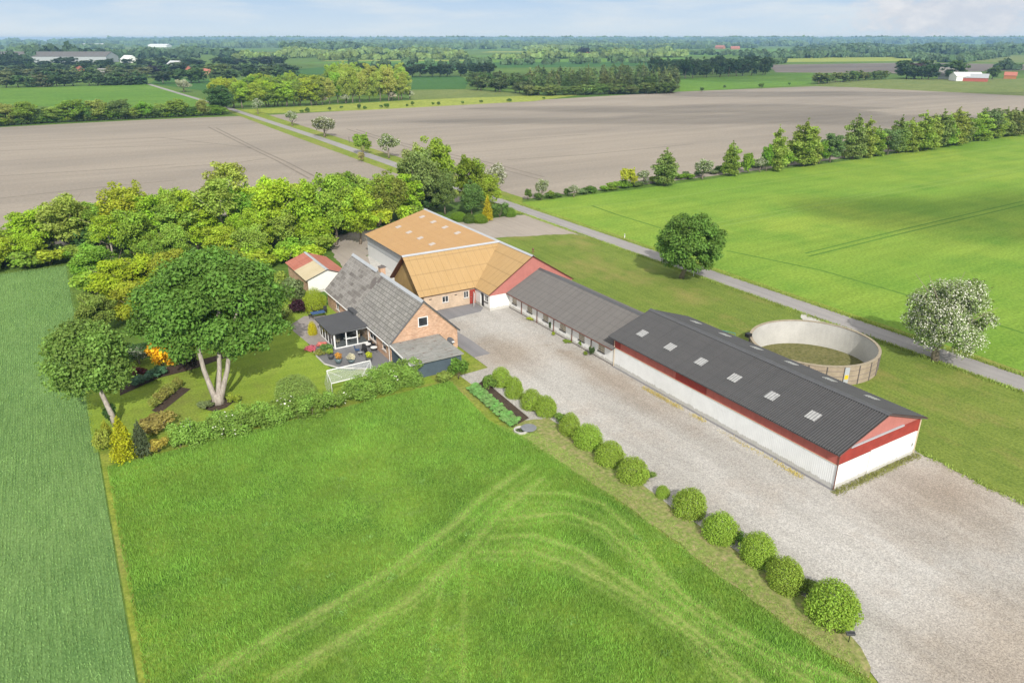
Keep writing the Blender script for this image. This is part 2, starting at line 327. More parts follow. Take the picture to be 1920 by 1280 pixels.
# ------------------------------------------------------------------ mesh builder
def V(*a): return np.array(a, float)
class MB:
    def __init__(s): s.v = []; s.f = []; s.fr = {}
    def add(s, vs, fs):
        b = len(s.v); s.v += [tuple(map(float, p)) for p in vs]; s.f += [tuple(i+b for i in f) for f in fs]; return s
    def poly(s, pts): return s.add(pts, [tuple(range(len(pts)))])
    def obox(s, o, a, b, c, r):
        """box in a frame o + a,b,c axes; r = (a0,a1,b0,b1,c0,c1)"""
        a0, a1, b0, b1, c0, c1 = r; o = np.array(o, float); a, b, c = (np.array(k, float) for k in (a, b, c))
        P = [o+a*x+b*y+c*z for z in (c0, c1) for y in (b0, b1) for x in (a0, a1)]
        return s.add(P, [(0, 2, 3, 1), (4, 5, 7, 6), (0, 1, 5, 4), (2, 6, 7, 3), (0, 4, 6, 2), (1, 3, 7, 5)])
    def box(s, x0, x1, y0, y1, z0, z1): return s.obox((0, 0, 0), (1, 0, 0), (0, 1, 0), (0, 0, 1), (x0, x1, y0, y1, z0, z1))
    def slab(s, p00, p10, p11, p01, t):
        """sheet of thickness t below four corners"""
        p = [np.array(q, float) for q in (p00, p10, p11, p01)]; n = np.cross(p[1]-p[0], p[3]-p[0]); n /= np.linalg.norm(n)
        if n[2] < 0: n = -n; p = p[::-1]
        q = [k-n*t for k in p]
        return s.add(p+q, [(0, 1, 2, 3), (7, 6, 5, 4), (0, 4, 5, 1), (1, 5, 6, 2), (2, 6, 7, 3), (3, 7, 4, 0)])
    def tube(s, pts, rad, seg=8, cap=True):
        pts = [np.array(p, float) for p in pts]
        if not hasattr(rad, '__len__'): rad = [rad]*len(pts)
        rings = []; u = None
        for i, p in enumerate(pts):
            d = pts[min(i+1, len(pts)-1)] - pts[max(i-1, 0)]; d = d/(np.linalg.norm(d)+1e-9)
            if u is None: u = np.cross(d, V(0, 0, 1) if abs(d[2]) < .9 else V(1, 0, 0))
            u = u - d*(u@d); u /= np.linalg.norm(u)+1e-9; w = np.cross(d, u)
            rings.append([p + rad[i]*(u*math.cos(2*math.pi*k/seg)+w*math.sin(2*math.pi*k/seg)) for k in range(seg)])
        vs = [q for r in rings for q in r]; fs = []
        for i in range(len(pts)-1):
            for k in range(seg):
                a = i*seg+k; b = i*seg+(k+1) % seg; fs.append((a, b, b+seg, a+seg))
        if cap: fs += [tuple(range(seg))[::-1], tuple(range((len(pts)-1)*seg, len(pts)*seg))]
        return s.add(vs, fs)
    def lathe(s, c, prof, seg=20):
        c = np.array(c, float)
        vs = [c+V(r*math.cos(2*math.pi*k/seg), r*math.sin(2*math.pi*k/seg), z) for r, z in prof for k in range(seg)]
        fs = [(i*seg+k, i*seg+(k+1) % seg, (i+1)*seg+(k+1) % seg, (i+1)*seg+k) for i in range(len(prof)-1) for k in range(seg)]
        if prof[-1][0] > 1e-6: fs.append(tuple(range((len(prof)-1)*seg, len(prof)*seg)))
        return s.add(vs, fs)
    def corr(s, o, L, length, up, nrm, pitch, amp, per=6):
        """corrugated sheet: waves across L, running along up"""
        n = max(2, int(length/pitch*per)); o, L, up, nrm = (np.array(k, float) for k in (o, L, up, nrm)); vs = []; fs = []
        for i in range(n+1):
            x = length*i/n; h = amp*math.cos(2*math.pi*x/pitch); q = o+L*x+nrm*h; vs += [q, q+up]
        for i in range(n): a = 2*i; fs.append((a, a+2, a+3, a+1))
        for i in range(n): s.fr[len(s.f)+i] = (L, up/np.linalg.norm(up))
        return s.add(vs, fs)
    def wall(s, o, sd, nrm, poly, ops=(), depth=.12):
        """wall in plane o + s*sd + z*Z, outline poly [(s,z)], openings (s0,s1,z0,z1) with reveals"""
        o = np.array(o, float); sd = np.array(sd, float); nrm = np.array(nrm, float)
        P = lambda q: o+sd*q[0]+V(0, 0, q[1])
        def clip(pl, ax, val, keep_lo):
            out = []
            for i in range(len(pl)):
                a, b = pl[i], pl[(i+1) % len(pl)]
                ia = (a[ax] <= val) == keep_lo or a[ax] == val; ib = (b[ax] <= val) == keep_lo or b[ax] == val
                if ia: out.append(a)
                if ia != ib and abs(b[ax]-a[ax]) > 1e-9:
                    t = (val-a[ax])/(b[ax]-a[ax]); out.append((a[0]+(b[0]-a[0])*t, a[1]+(b[1]-a[1])*t))
            return out
        def face(pl):
            if len(pl) >= 3:
                vs = [P(q) for q in pl]
                nn = np.cross(vs[1]-vs[0], vs[2]-vs[1])
                if nn@nrm < 0: vs = vs[::-1]
                s.poly(vs)
        rest = list(poly)
        for s0, s1, z0, z1 in sorted(ops):
            face(clip(rest, 0, s0, True)); mid = clip(clip(rest, 0, s0, False), 0, s1, True)
            face(clip(mid, 1, z0, True)); face(clip(mid, 1, z1, False)); rest = clip(rest, 0, s1, False)
            c = [P(q) for q in ((s0, z0), (s1, z0), (s1, z1), (s0, z1))]
            for i in range(4): s.poly([c[i], c[(i+1) % 4], c[(i+1) % 4]-nrm*depth, c[i]-nrm*depth])
        face(rest); return s
    def mesh(s, name, off=(0, 0, 0)):
        me = bpy.data.meshes.new(name); off = np.array(off, float)
        vv = [tuple(np.array(p)-off) for p in s.v]
        me.from_pydata(vv, [], s.f); me.update()
        uv = me.uv_layers.new(name='UVMap'); va = np.array(s.v) if s.v else np.zeros((0, 3))
        dat = np.zeros((len(me.loops), 2), np.float32)
        for pl in me.polygons:
            n = pl.normal
            if pl.index in s.fr: t, b = s.fr[pl.index]
            elif abs(n.z) > .995: t = V(1, 0, 0); b = V(0, 1, 0)
            else:
                t = V(-n.y, n.x, 0); t /= np.linalg.norm(t); b = np.cross(V(n.x, n.y, n.z), t)
            for li in pl.loop_indices:
                p = va[me.loops[li].vertex_index]; dat[li] = (p@t, p@b)
        uv.data.foreach_set('uv', dat.ravel())
        return me
    def build(s, name, mat, parent=None, smooth=False, label=None):
        off = root_loc(parent) if parent is not None else V(0, 0, 0)
        me = s.mesh(name, off); me.materials.append(mat)
        if smooth: me.shade_smooth()
        o = link_mesh(name, me, parent)
        if label: o['label'] = label
        return o
def struct(name, mb, mat): return tag(mb.build(name, mat), kind='structure')

def mesh_np(name, verts, faces, mat, var=None, attr='var', smooth=False):
    """verts (N,3), faces (M,k) numpy"""
    me = bpy.data.meshes.new(name); nv, nf, k = len(verts), len(faces), faces.shape[1]
    me.vertices.add(nv); me.vertices.foreach_set('co', verts.astype(np.float32).ravel())
    me.loops.add(nf*k); me.loops.foreach_set('vertex_index', faces.astype(np.int32).ravel())
    me.polygons.add(nf); me.polygons.foreach_set('loop_start', (np.arange(nf)*k).astype(np.int32))
    try: me.polygons.foreach_set('loop_total', np.full(nf, k, np.int32))
    except Exception: pass
    me.update(calc_edges=True)
    if var is not None:
        a = me.attributes.new(attr, 'FLOAT', 'POINT'); a.data.foreach_set('value', var.astype(np.float32))
    me.materials.append(mat)
    if smooth: me.shade_smooth()
    return me

# ------------------------------------------------------------------ foliage meshes
def leaves(rng, pos, nrm, size, var, ratio=.62):
    n = len(pos); nrm = nrm/(np.linalg.norm(nrm, axis=1, keepdims=True)+1e-9)
    r = rng.normal(size=(n, 3)); t = np.cross(nrm, r); t /= np.linalg.norm(t, axis=1, keepdims=True)+1e-9; b = np.cross(nrm, t)
    s = (size*rng.uniform(.6, 1.45, n))[:, None]
    v = np.stack([pos-t*s*.5, pos-b*s*.5*ratio+t*s*.08, pos+t*s*.5-nrm*s*.12, pos+b*s*.5*ratio+t*s*.08], 1).reshape(-1, 3)
    return v, np.arange(4*n).reshape(-1, 4), np.repeat(var, 4)
def lumps_crown(rng, lumps, n, size, up=.45, shell=.5, rand=.55, jit=.12):
    """leaves on a cloud of lumps (cx,cy,cz,rx,ry,rz)"""
    L = np.array(lumps, float); w = (L[:, 3]*L[:, 4]*L[:, 5])**(2/3); w /= w.sum()
    k = rng.choice(len(L), n, p=w); d = rng.normal(size=(n, 3)); d[:, 2] += .25; d /= np.linalg.norm(d, axis=1, keepdims=True)
    r = 1-shell*rng.random(n)**1.6
    pos = L[k, :3]+d*L[k, 3:]*r[:, None]*(1+jit*rng.normal(size=(n, 1)))
    nr = d*(1-rand)+rng.normal(size=(n, 3))*rand*.8+np.array([0, 0, up])
    lv = rng.random(len(L)); var = np.clip(.5*lv[k]+.5*rng.random(n), 0, 1)
    return leaves(rng, pos, nr, size, var)
def ell_lumps(rng, c, R, nl, lr, flat=(.65, .9), inner=.3):
    out = []
    for i in range(nl):
        d = rng.normal(size=3); d /= np.linalg.norm(d)
        if d[2] < -.8: d[2] *= -.6
        rr = rng.uniform(inner, 1.)**.6
        p = np.array(c)+d*np.array(R)*rr*(1-lr*.55); q = lr*np.mean(R)*rng.uniform(.7, 1.3)
        out.append((*p, q, q, q*rng.uniform(*flat)))
    return out
def limbs(rng, h, r0, lean=(0, 0), nb=5, spread=.35, top=.75, start=.3, seg=7):
    mb = MB(); pts = []; rad = []
    for i in range(6):
        f = i/5; pts.append(V(lean[0]*f*h+rng.normal()*.01*h, lean[1]*f*h+rng.normal()*.01*h, h*top*f)); rad.append(r0*(1.25 if i == 0 else 1)*(1-.8*f)+.01)
    mb.tube(pts, rad, seg)
    for k in range(nb):
        f = rng.uniform(start, .85); i = int(f*5); p = pts[i]+(pts[min(5, i+1)]-pts[i])*(f*5-i); a = rng.uniform(0, 6.283)
        L = h*spread*rng.uniform(.6, 1.1); e = p+V(math.cos(a)*L, math.sin(a)*L, L*rng.uniform(.5, 1.1)); m = (p+e)/2+V(0, 0, -.08*L)
        mb.tube([p, m, e], [r0*.4*(1-f*.6), r0*.25*(1-f*.6), .015], 5)
    return mb
PROTO = {}
def proto(key, verts, faces, var, trunk_mb, blossom=None, bark='bark', w=None, h=None):
    cr = mesh_np(key+'_crown', verts, faces, M['leaf'], var)
    tr = None
    if trunk_mb is not None:
        tr = trunk_mb.mesh(key+'_trunk'); tr.materials.append(M[bark]); tr.shade_smooth()
    bl = None
    if blossom is not None: bl = mesh_np(key+'_blossom', blossom[0], blossom[1], M['blossom'], blossom[2])
    ext = verts.max(0)-verts.min(0)
    PROTO[key] = (cr, tr, bl, w or float((ext[0]+ext[1])/2), h or float(verts[:, 2].max()))
def mk_broad(key, seed, n=12000, size=.45, H=12., W=8., low=.22, nl=64, lr=.27, bare=0):
    rng = np.random.default_rng(seed)
    c = (0, 0, H*(.5+low/2)); Rr = (W/2, W/2, H*(1-low)/2)
    L = ell_lumps(rng, c, Rr, nl, lr, (.55, .85))
    for k in range(6):                                              # a few boughs that stick out of the outline
        a_ = rng.uniform(0, 6.28); z_ = rng.uniform(.35, .95); q_ = W*.5*math.sqrt(max(.1, 1-(2*z_-1.1)**2))*rng.uniform(.95, 1.15)
        L.append((math.cos(a_)*q_, math.sin(a_)*q_, H*z_, W*.09, W*.09, H*.05))
    v, f, a = lumps_crown(rng, L, n, size, shell=.5, jit=.13)
    proto(key, v, f, a, limbs(rng, H, .2+.006*W, nb=7, top=.8), bark='bark_pale' if bare else 'bark')
def mk_pine(key, seed, n=6000, size=.5, H=12., W=6., low=.12, gap=.0):
    rng = np.random.default_rng(seed); L = []
    nt = 11
    for i in range(nt):
        f = i/(nt-1); z = H*(low+(1-low)*f)*.98; rr = W/2*(1-f**2.3)**.9*rng.uniform(.6, 1.15)*(.75+.25*min(1, f*4))+.3
        nb = max(2, int(5*(1-f)+2)); a0 = rng.uniform(0, 6.28)
        for k in range(nb):
            a = a0+6.283*k/nb+rng.normal()*.25; q = rr*rng.uniform(.5, .75)
            L.append((math.cos(a)*q, math.sin(a)*q, z+.1*rr+rng.normal()*.4, rr*.42, rr*.42, max(.35, rr*.3)))
        L.append((0, 0, z, rr*.35, rr*.35, .7))
    v, f, a = lumps_crown(rng, L, n, size, .3, .6, .7)
    proto(key, v, f, a, limbs(rng, H, .2, nb=4, top=.95, spread=.2))
def mk_haw(key, seed, H=6., W=6., n=3600, nb=2300, size=.38):
    rng = np.random.default_rng(seed); L = ell_lumps(rng, (0, 0, H*.63), (W/2, W/2, H*.37), 26, .32)
    v, f, a = lumps_crown(rng, L, n, size); b = lumps_crown(rng, L, nb, .2, .5, .15, .5)
    proto(key, v, f, a, limbs(rng, H, .22, nb=8, top=.75, start=.12, spread=.45), b)
def mk_bush(key, seed, H=2., W=2.4, n=1800, size=.24, nl=16, lr=.4, dome=False, up=.25):
    rng = np.random.default_rng(seed)
    if dome: L = [(0, 0, H*.22, W/2, W/2, H*.78), (0, 0, H*.3, W*.49, W*.49, H*.68), (.06*W, 0, H*.3, W*.46, W*.46, H*.6), (-.04*W, .05*W, H*.2, W*.5, W*.5, H*.6)]+[(W*.46*math.cos(a), W*.46*math.sin(a), H*(.25+.2*rng.random()), W*.13, W*.13, H*.2) for a in rng.uniform(0, 6.28, 5)]
    else: L = ell_lumps(rng, (0, 0, H*.5), (W/2, W/2, H*.5), nl, lr, inner=.2)
    v, f, a = lumps_crown(rng, L, n, size, up, .3 if dome else .5, .5, .035 if dome else .12); v[:, 2] = np.maximum(v[:, 2], .02)
    rng2 = np.random.default_rng(seed+1); mb = MB()
    for k in range(5):
        a_ = k*1.257+rng2.random(); mb.tube([(0, 0, 0), (math.cos(a_)*W*.12, math.sin(a_)*W*.12, H*.4), (math.cos(a_)*W*.25, math.sin(a_)*W*.25, H*.75)], [.03, .02, .008], 5)
    proto(key, v, f, a, mb)
for i in range(4): mk_broad('broad%d' % i, 20+i, H=12, W=8.5, low=.1)
for i in range(2): mk_broad('open%d' % i, 30+i, n=4200, H=13, W=7.5, low=.3, nl=36, bare=1, size=.42)
for i in range(3): mk_pine('pine%d' % i, 40+i)
for i in range(3): mk_haw('haw%d' % i, 50+i)
for i in range(3): mk_bush('bush%d' % i, 60+i)
for i in range(5): mk_bush('dome%d' % i, 70+i, H=2.5, W=3.6, n=11000, size=.14, dome=True, up=.5)
mk_bush('clip', 75, H=2., W=2.4, n=16000, size=.075, dome=True, up=.8)
for i in range(3): mk_broad('far%d' % i, 80+i, n=1100, size=1.3, H=12, W=9, low=.02, nl=22, lr=.33)
for i in range(3): mk_pine('farp%d' % i, 90+i, n=800, size=1.3, W=6.5, low=.02)
def mk_cone(key, seed, H=3., W=1.6, n=3500, size=.14):
    rng = np.random.default_rng(seed); L = []
    for i in range(14):
        f = i/13; r = W/2*(1-f**1.6)*.9+.08; L.append((rng.normal()*.05, rng.normal()*.05, H*(.08+.88*f), r, r, H*.09))
        for k in range(3):
            a = rng.uniform(0, 6.28); L.append((math.cos(a)*r*.7, math.sin(a)*r*.7, H*(.08+.86*f), r*.45, r*.45, H*.1))
    v, f, a = lumps_crown(rng, L, n, size, .3); v[:, 2] = np.maximum(v[:, 2], .02)
    proto(key, v, f, a, limbs(rng, H, .05, nb=2, spread=.1))
mk_cone('cone0', 76); mk_cone('cone1', 77)

def plant(key, base, h, w, color, label, cat, group=None, name=None, rot=None, crown='crown', jit=.1):
    cr, tr, bl, pw, ph = PROTO[key]
    o = thing(name or cat.replace(' ', '_'), tuple(base), label, cat, group)
    o.scale = (w/pw, w/pw, h/ph); o.rotation_euler = (0, 0, rnd.uniform(0, 6.28) if rot is None else rot)
    j = [1+rnd.uniform(-jit, jit) for _ in range(2)]
    c = link_mesh(crown, cr, o); c.color = (color[0]*j[0], color[1]*j[1], color[2]*j[0], 1)
    if tr: link_mesh('trunk', tr, o)
    if bl: link_mesh('blossom', bl, o)
    return o
def plant_px(key, bx, by, ty, wpx, color, label, cat, group=None, **k):
    b = at(bx, by)
    if key[:3] in ('bus', 'dom', 'cli', 'con'):                     # a bush hides its own middle: the pixel is its front foot
        d = b-CAM; d[2] = 0; D = np.linalg.norm(d); r = wpx*mpp(b)*.42; b = b+d/D*r
        return plant(key, b, height_at(b, ty)*1.1, wpx*mpp(b)*.96, color, label, cat, group, **k)
    return plant(key, b, height_at(b, ty), wpx*mpp(b), color, label, cat, group, **k)

# ------------------------------------------------------------------ ground sheets
def rag(pts, amp, step=.7, seed=1):
    """outline with an irregular, worn edge"""
    r = random.Random(seed); out = []; ph = [r.uniform(0, 6.28) for _ in range(4)]; L = 0
    for i in range(len(pts)):
        a = np.array(pts[i], float); b = np.array(pts[(i+1) % len(pts)], float); d = b-a; D = np.linalg.norm(d); n = max(1, min(160, int(D/step))); t = np.array([-d[1], d[0]])/max(D, 1e-6)
        for k in range(n):
            L += D/n; q = a+d*k/n; out.append(tuple(q+t*amp*(.5*math.sin(L*.9+ph[0])+.35*math.sin(L*2.3+ph[1])+.5*r.uniform(-1, 1)+.4*math.sin(L*.31+ph[2]))))
    return out
def sheet(name, pts, z, mat, ragged=0):
    if ragged: pts = rag(pts, ragged, seed=len(pts))
    mb = MB(); P = [(x, y, z) for x, y in pts]
    a = sum(pts[i][0]*pts[(i+1) % len(pts)][1]-pts[(i+1) % len(pts)][0]*pts[i][1] for i in range(len(pts)))
    mb.poly(P if a > 0 else P[::-1]); return struct(name, mb, mat)
TC = V(21.7, 19.3, 0); TR = 7.35                                # slurry tank: the ground has a pit there
def sheet_hole(name, x0, x1, y0, y1, z, mat, seg=48):
    mb = MB(); hx0, hx1, hy0, hy1 = TC[0]-9, TC[0]+9, TC[1]-9, TC[1]+9
    xs = [x0, hx0, hx1, x1]; ys = [y0, hy0, hy1, y1]
    for i in range(3):
        for j in range(3):
            if (i, j) != (1, 1): mb.poly([(xs[i], ys[j], z), (xs[i+1], ys[j], z), (xs[i+1], ys[j+1], z), (xs[i], ys[j+1], z)])
    for k in range(seg):
        q = []
        for a in (2*math.pi*k/seg, 2*math.pi*(k+1)/seg):
            c, s = math.cos(a), math.sin(a); m = 9/max(abs(c), abs(s)); q.append((V(c*TR, s*TR, 0)+TC, V(c*m, s*m, 0)+TC))
        mb.poly([(p[0], p[1], z) for p in (q[0][0], q[0][1], q[1][1], q[1][0])])
    return struct(name, mb, mat)
sheet_hole('ground', -9000, 9500, -2000, 10000, -.03, M['ground'])
sheet_hole('lawn', 11, 34.4, -60, 102, 0., M['lawn'])
sheet('meadow_margin', [(-53.6, -60), (-24, -60), (-23, -38), (-18, -19), (-15.4, -14.5), (-13, -9), (-13, 45), (-53.75, 45)], -.01, M['verge'])
# meadow with its wheel tracks
TRK = [[(990, 875), (905, 935), (850, 985), (760, 1050), (650, 1120), (500, 1200), (380, 1270)], [(1015, 900), (940, 960), (870, 1040), (760, 1130), (640, 1200), (520, 1270)],
       [(880, 1010), (872, 1100), (868, 1190), (870, 1280)], [(840, 1060), (812, 1170), (800, 1280)],
       [(960, 925), (1060, 925), (1130, 945), (1190, 1000), (1240, 1080), (1300, 1130), (1380, 1180), (1480, 1235), (1600, 1280)],
       [(940, 975), (1060, 962), (1130, 985), (1180, 1030), (1250, 1110), (1330, 1170), (1430, 1225), (1520, 1280)],
       [(920, 1008), (1000, 1005), (1080, 1030), (1160, 1080), (1260, 1150), (1340, 1210), (1420, 1280)],
       [(900, 1035), (1000, 1035), (1080, 1062), (1180, 1115), (1280, 1180), (1360, 1250), (1400, 1290)]]
TW = [.45, .45, .25, .22, .38, .4, .4, .38]; TS = [.85, .85, .5, .4, .9, .9, .9, .9]
for q, dy in ((4, 17), (5, 14), (6, 15), (7, 14), (5, -14)):
    TRK.append([(x-.5*dy, y+dy) for x, y in TRK[q]]); TW.append(.34); TS.append(.5)
for q, dx in ((0, 22), (1, -20), (0, -16), (1, 18)):
    TRK.append([(x+dx, y+.3*abs(dx)) for x, y in TRK[q]]); TW.append(.22); TS.append(.55)
SEGS = []
for line, w, s_ in zip(TRK, TW, TS):
    p = [at(*q)[:2] for q in line]
    SEGS += [(p[i], p[i+1], w, s_) for i in range(len(p)-1)]
def wear(xy):
    r = np.zeros(len(xy))
    for a, b, w, s_ in SEGS:
        d = b-a; t = np.clip(((xy-a)@d)/(d@d), 0, 1); q = np.linalg.norm(xy-a-t[:, None]*d, axis=1)
        r = np.maximum(r, s_*np.exp(-(q/w)**2))
    return r
def meadow_right(y): return np.interp(y, [-40, -19, -14.3, -9, 0, 6, 12.5, 21.4, 26, 36], [-24, -18.5, -16.2, -16.5, -16.8, -16.9, -17.4, -18.2, -19.4, -18.6])
nx, ny = 200, 360
gy = np.linspace(-34, 36.6, ny); VX = []
for y in gy:
    x1 = float(meadow_right(y)); xs_ = np.linspace(-53.1, x1, nx); VX.append(np.stack([xs_, np.full(nx, y), np.zeros(nx)], 1))
VX = np.concatenate(VX); VX[:, 2] = .02+.05*np.sin(VX[:, 0]*.7)*np.sin(VX[:, 1]*.5)**2*.5+.025
idx = np.arange(nx*ny).reshape(ny, nx); F = np.stack([idx[:-1, :-1], idx[:-1, 1:], idx[1:, 1:], idx[1:, :-1]], -1).reshape(-1, 4)
tag(link_mesh('meadow', mesh_np('meadow', VX, F, M['meadow'], wear(VX[:, :2]), 'wear', True)), kind='structure')
def vnoise(xy, scale, seed):
    g = np.random.default_rng(seed).random((64, 64)); q = xy/scale; i = np.floor(q).astype(int); f = q-i; f = f*f*(3-2*f); a = i % 64; b = (i+1) % 64
    return (g[a[:, 0], a[:, 1]]*(1-f[:, 0])+g[b[:, 0], a[:, 1]]*f[:, 0])*(1-f[:, 1])+(g[a[:, 0], b[:, 1]]*(1-f[:, 0])+g[b[:, 0], b[:, 1]]*f[:, 0])*f[:, 1]
def blades(name, n, sampler, hh, ww, color, seed, wearf=False, patch=.5):
    rng = np.random.default_rng(seed); xy = sampler(rng, n); n = len(xy)
    h = rng.uniform(hh[0], hh[1], n); k = np.zeros(n)
    pat = np.clip(.5+patch*2*(.4*vnoise(xy, 5.5, 1)+.35*vnoise(xy, 1.6, 2)+.35*vnoise(xy, .55, 3)-.55), 0, 1)
    h *= .6+.7*pat
    if wearf: k = wear(xy)*(.45+.8*vnoise(xy, 1.1, 5)); h *= 1-.68*np.clip(k, 0, 1)
    a = rng.uniform(0, 6.283, n); lean = rng.normal(size=(n, 2))*h[:, None]*.35
    p = np.concatenate([xy, np.full((n, 1), .03)], 1); w = rng.uniform(ww[0], ww[1], n)
    s = np.stack([np.cos(a)*w, np.sin(a)*w, np.zeros(n)], 1)
    tip = p+np.concatenate([lean, h[:, None]], 1)
    v = np.stack([p-s, p+s, tip], 1).reshape(-1, 3)
    var = np.clip(rng.random(n)*.45+.55*vnoise(xy+9, 3.1, 4)*patch*1.2+.35*pat*patch*2-.05+.38*k, 0, 1.2)
    me = mesh_np(name, v, np.arange(3*n).reshape(-1, 3), M['blade'], np.repeat(var, 3))
    o = link_mesh(name, me); o.color = (*color, 1); return tag(o, kind='stuff')
def s_meadow(rng, n):
    y = -33+69.4*rng.random(n); x1 = meadow_right(y); x = -53.35+(x1+53.35)*rng.random(n); return np.stack([x, y], 1)
o = blades('meadow_grass', 420000, s_meadow, (.08, .34), (.018, .04), (.15, .265, .043), 5, True); tag(o, 'bright green uncut meadow grass with pale wheel tracks', 'grass')
def s_dock(rng, n):
    c = np.array([at(*q)[:2] for q in ((690, 1010), (625, 1080), (1195, 1010), (820, 1215), (500, 985), (1075, 1165), (640, 1150), (735, 1085), (880, 1000), (560, 1105), (1250, 1225), (960, 1130), (420, 1090), (1330, 1225), (790, 905), (640, 900))])
    k = rng.integers(0, len(c), n); return c[k]+rng.normal(size=(n, 2))*.22
o = blades('dock_weeds', 700, s_dock, (.12, .26), (.05, .09), (.17, .3, .08), 12); tag(o, 'scattered pale broad-leaved weeds standing in the meadow grass', 'weeds')
def s_crop(rng, n):
    y = -30+142*rng.random(n)**1.15; r = np.round(rng.random(n)*250)*.22; x = -53.9-r+rng.normal(size=n)*.03
    return np.stack([x, y], 1)[:]
sheet('crop_field', [(-400, -60), (-53.7, -60), (-53.9, 60), (-54.2, 111.5), (-400, 111.5)], .004, M['crop'])
o = blades('cereal_crop', 480000, s_crop, (.1, .2), (.018, .034), (.215, .36, .125), 6, False, .15); tag(o, 'blue-green young cereal standing in drilled rows', 'crop')
# yard, margins
sheet('gravel_yard', [(11.2, -60), (11.1, -.0), (11.3, 3), (0, 3), (0, 56), (-11.5, 59), (-13, 59), (-13, 37.5), (-16.9, 37.3), (-16.6, 25), (-15.6, 15), (-15., 8.2), (-14.9, -4), (-14.4, -9), (-14.3, -12), (-15.4, -14.6), (-17.8, -19), (-23, -38), (-24, -60)], .012, M['gravel'])
sheet('gravel_apron', [(10.6, -60), (13, -40), (11.6, -14), (11.7, -6), (12.2, -1), (12.6, 2.2), (11.75, 3.2), (11.5, .1), (10.6, 0)], .016, M['gravel'], 0.22)
sheet('dry_verge', [(-18.6, 23), (-16.6, 24.5), (-13.9, 23.5), (-13.7, 8.2), (-13.5, -3.7), (-13.2, -9), (-13.5, -11.6), (-14.8, -13.8), (-15.8, -14.2), (-16.3, -9), (-16.7, 0), (-16.8, 6), (-17.3, 12.5), (-18.2, 21)], .055, M['drystrip'], .22)
def s_dry(rng, n):
    y = rng.uniform(-15, 24.5, n); x = meadow_right(y)-.3+(2.0*rng.random(n)**1.6)*np.clip((y+16)/4, .3, 1); return np.stack([x, y], 1)
o = blades('verge_grass', 22000, s_dry, (.04, .14), (.02, .045), (.22, .31, .075), 15); tag(o, 'short brownish grass between meadow and gravel drive under the clipped shrubs', 'grass')
def s_road(rng, n):
    k = rng.integers(0, 4, n); y = rng.uniform(-60, 125, n); e = rng.normal(size=n)*.16
    x = np.choose(k, [34.2+e, 38.65+e, 34.05+2*e, 38.9+2*e]); ap = np.stack([np.interp(y, [-60, -40, -14, -6, -1, 2.2], [12.2, 13, 11.6, 11.7, 12.2, 12.6])+e*1.6, y], 1)
    r = np.stack([x, y], 1); m_ = (rng.random(n) < .2) & (y < 3); r[m_] = ap[m_]; return r
o = blades('roadside_grass', 30000, s_road, (.08, .3), (.03, .08), (.2, .26, .06), 16); tag(o, 'ragged grass along the edges of road and gravel apron', 'grass')
sheet('paved_strip', [(-13., 41), (-10.7, 41), (-10.7, 47), (-10.9, 50), (-13., 50)], .02, M['paving'], 0.03)
sheet('paved_path', [(-12.5, 53.6), (-9., 54.4), (-4.4, 54.8), (-3.3, 56), (-3.3, 58.4), (-12.5, 58.4)], .022, M['paving'])
sheet('gravel_lot', [(-20, 70), (-8, 70), (-8, 91), (14, 91.), (20, 89.5), (33, 84.5), (34.3, 80), (34.3, 104), (28, 105), (20.4, 104), (8, 110), (-8, 108), (-12, 98), (-14, 86)], .008, M['lot'], 0.3)
sheet('side_yard', [(-13.1, 58.6), (-7.6, 58.6), (-7.6, 91), (-13.1, 72)], .014, M['concrete'])
sheet('tank_apron', [(29.2, 22.5), (32.5, 22), (34.3, 23), (34.3, 31), (32, 29), (29.8, 26.5)], .01, M['concrete'], 0.2)
# road
sheet('road', [(34.3, -400), (38.5, -400), (38.5, 116), (38.9, 260), (36.8, 415), (34.4, 475), (28, 690), (24.5, 690), (31.2, 475), (33., 415), (35., 260), (34.3, 116)], .03, M['road'])
sheet('verge', [(38.4, -400), (40., -400), (40.1, 115), (43.5, 120), (44, 250), (44, 370), (37, 415), (38.8, 260), (38.4, 116)], .012, M['verge'], 0.12)
sheet('verge', [(31.2, 110), (34.4, 104), (35.1, 260), (33.1, 415), (30.2, 415), (30, 260)], .013, M['verge'], 0.12)
# fields
sheet('crop_field', [(39.8, -500), (900, -500), (900, 130), (289, 123.5), (166, 116.1), (117, 115.5), (72.8, 114), (39.8, 115.5)], .004, M['rfield'])
sheet('dirt_field', [(43.2, 118.5), (117, 118), (289, 126), (900, 150), (900, 200), (560, 256), (485, 378), (348, 386), (211, 375), (101, 367), (43.5, 364)], .004, M['dirt'])
sheet('dirt_field', [(-400, 124), (-60, 124), (31., 124), (30.8, 366), (-17, 371), (-75, 369), (-400, 362)], .004, M['dirt'])
def strip(name, pts, w, z, mat):
    p = [at(*q)[:2] for q in pts]; mb = MB()
    for i in range(len(p)-1):
        d = p[i+1]-p[i]; d /= np.linalg.norm(d); n = np.array([-d[1], d[0]])*w/2
        mb.poly([(*(p[i]-n), z), (*(p[i+1]-n), z), (*(p[i+1]+n), z), (*(p[i]+n), z)][::1])
    return struct(name, mb, mat)
for a in ([(1510, 475), (1685, 432), (1920, 377)], [(1516, 481), (1690, 438), (1925, 383)], [(1110, 386), (1155, 402), (1240, 428)], [(1362, 470), (1540, 507), (1700, 553), (1920, 625)]):
    strip('tramline', a, .55, .012, M['tram'])
for a in ([(1345, 418), (1640, 361), (1920, 312)], [(1352, 424), (1645, 367), (1920, 319)], [(1000, 393), (1100, 388), (1250, 372), (1500, 333), (1700, 305), (1920, 268)]):
    strip('tramline', a, .6, .012, M['tramlight'])
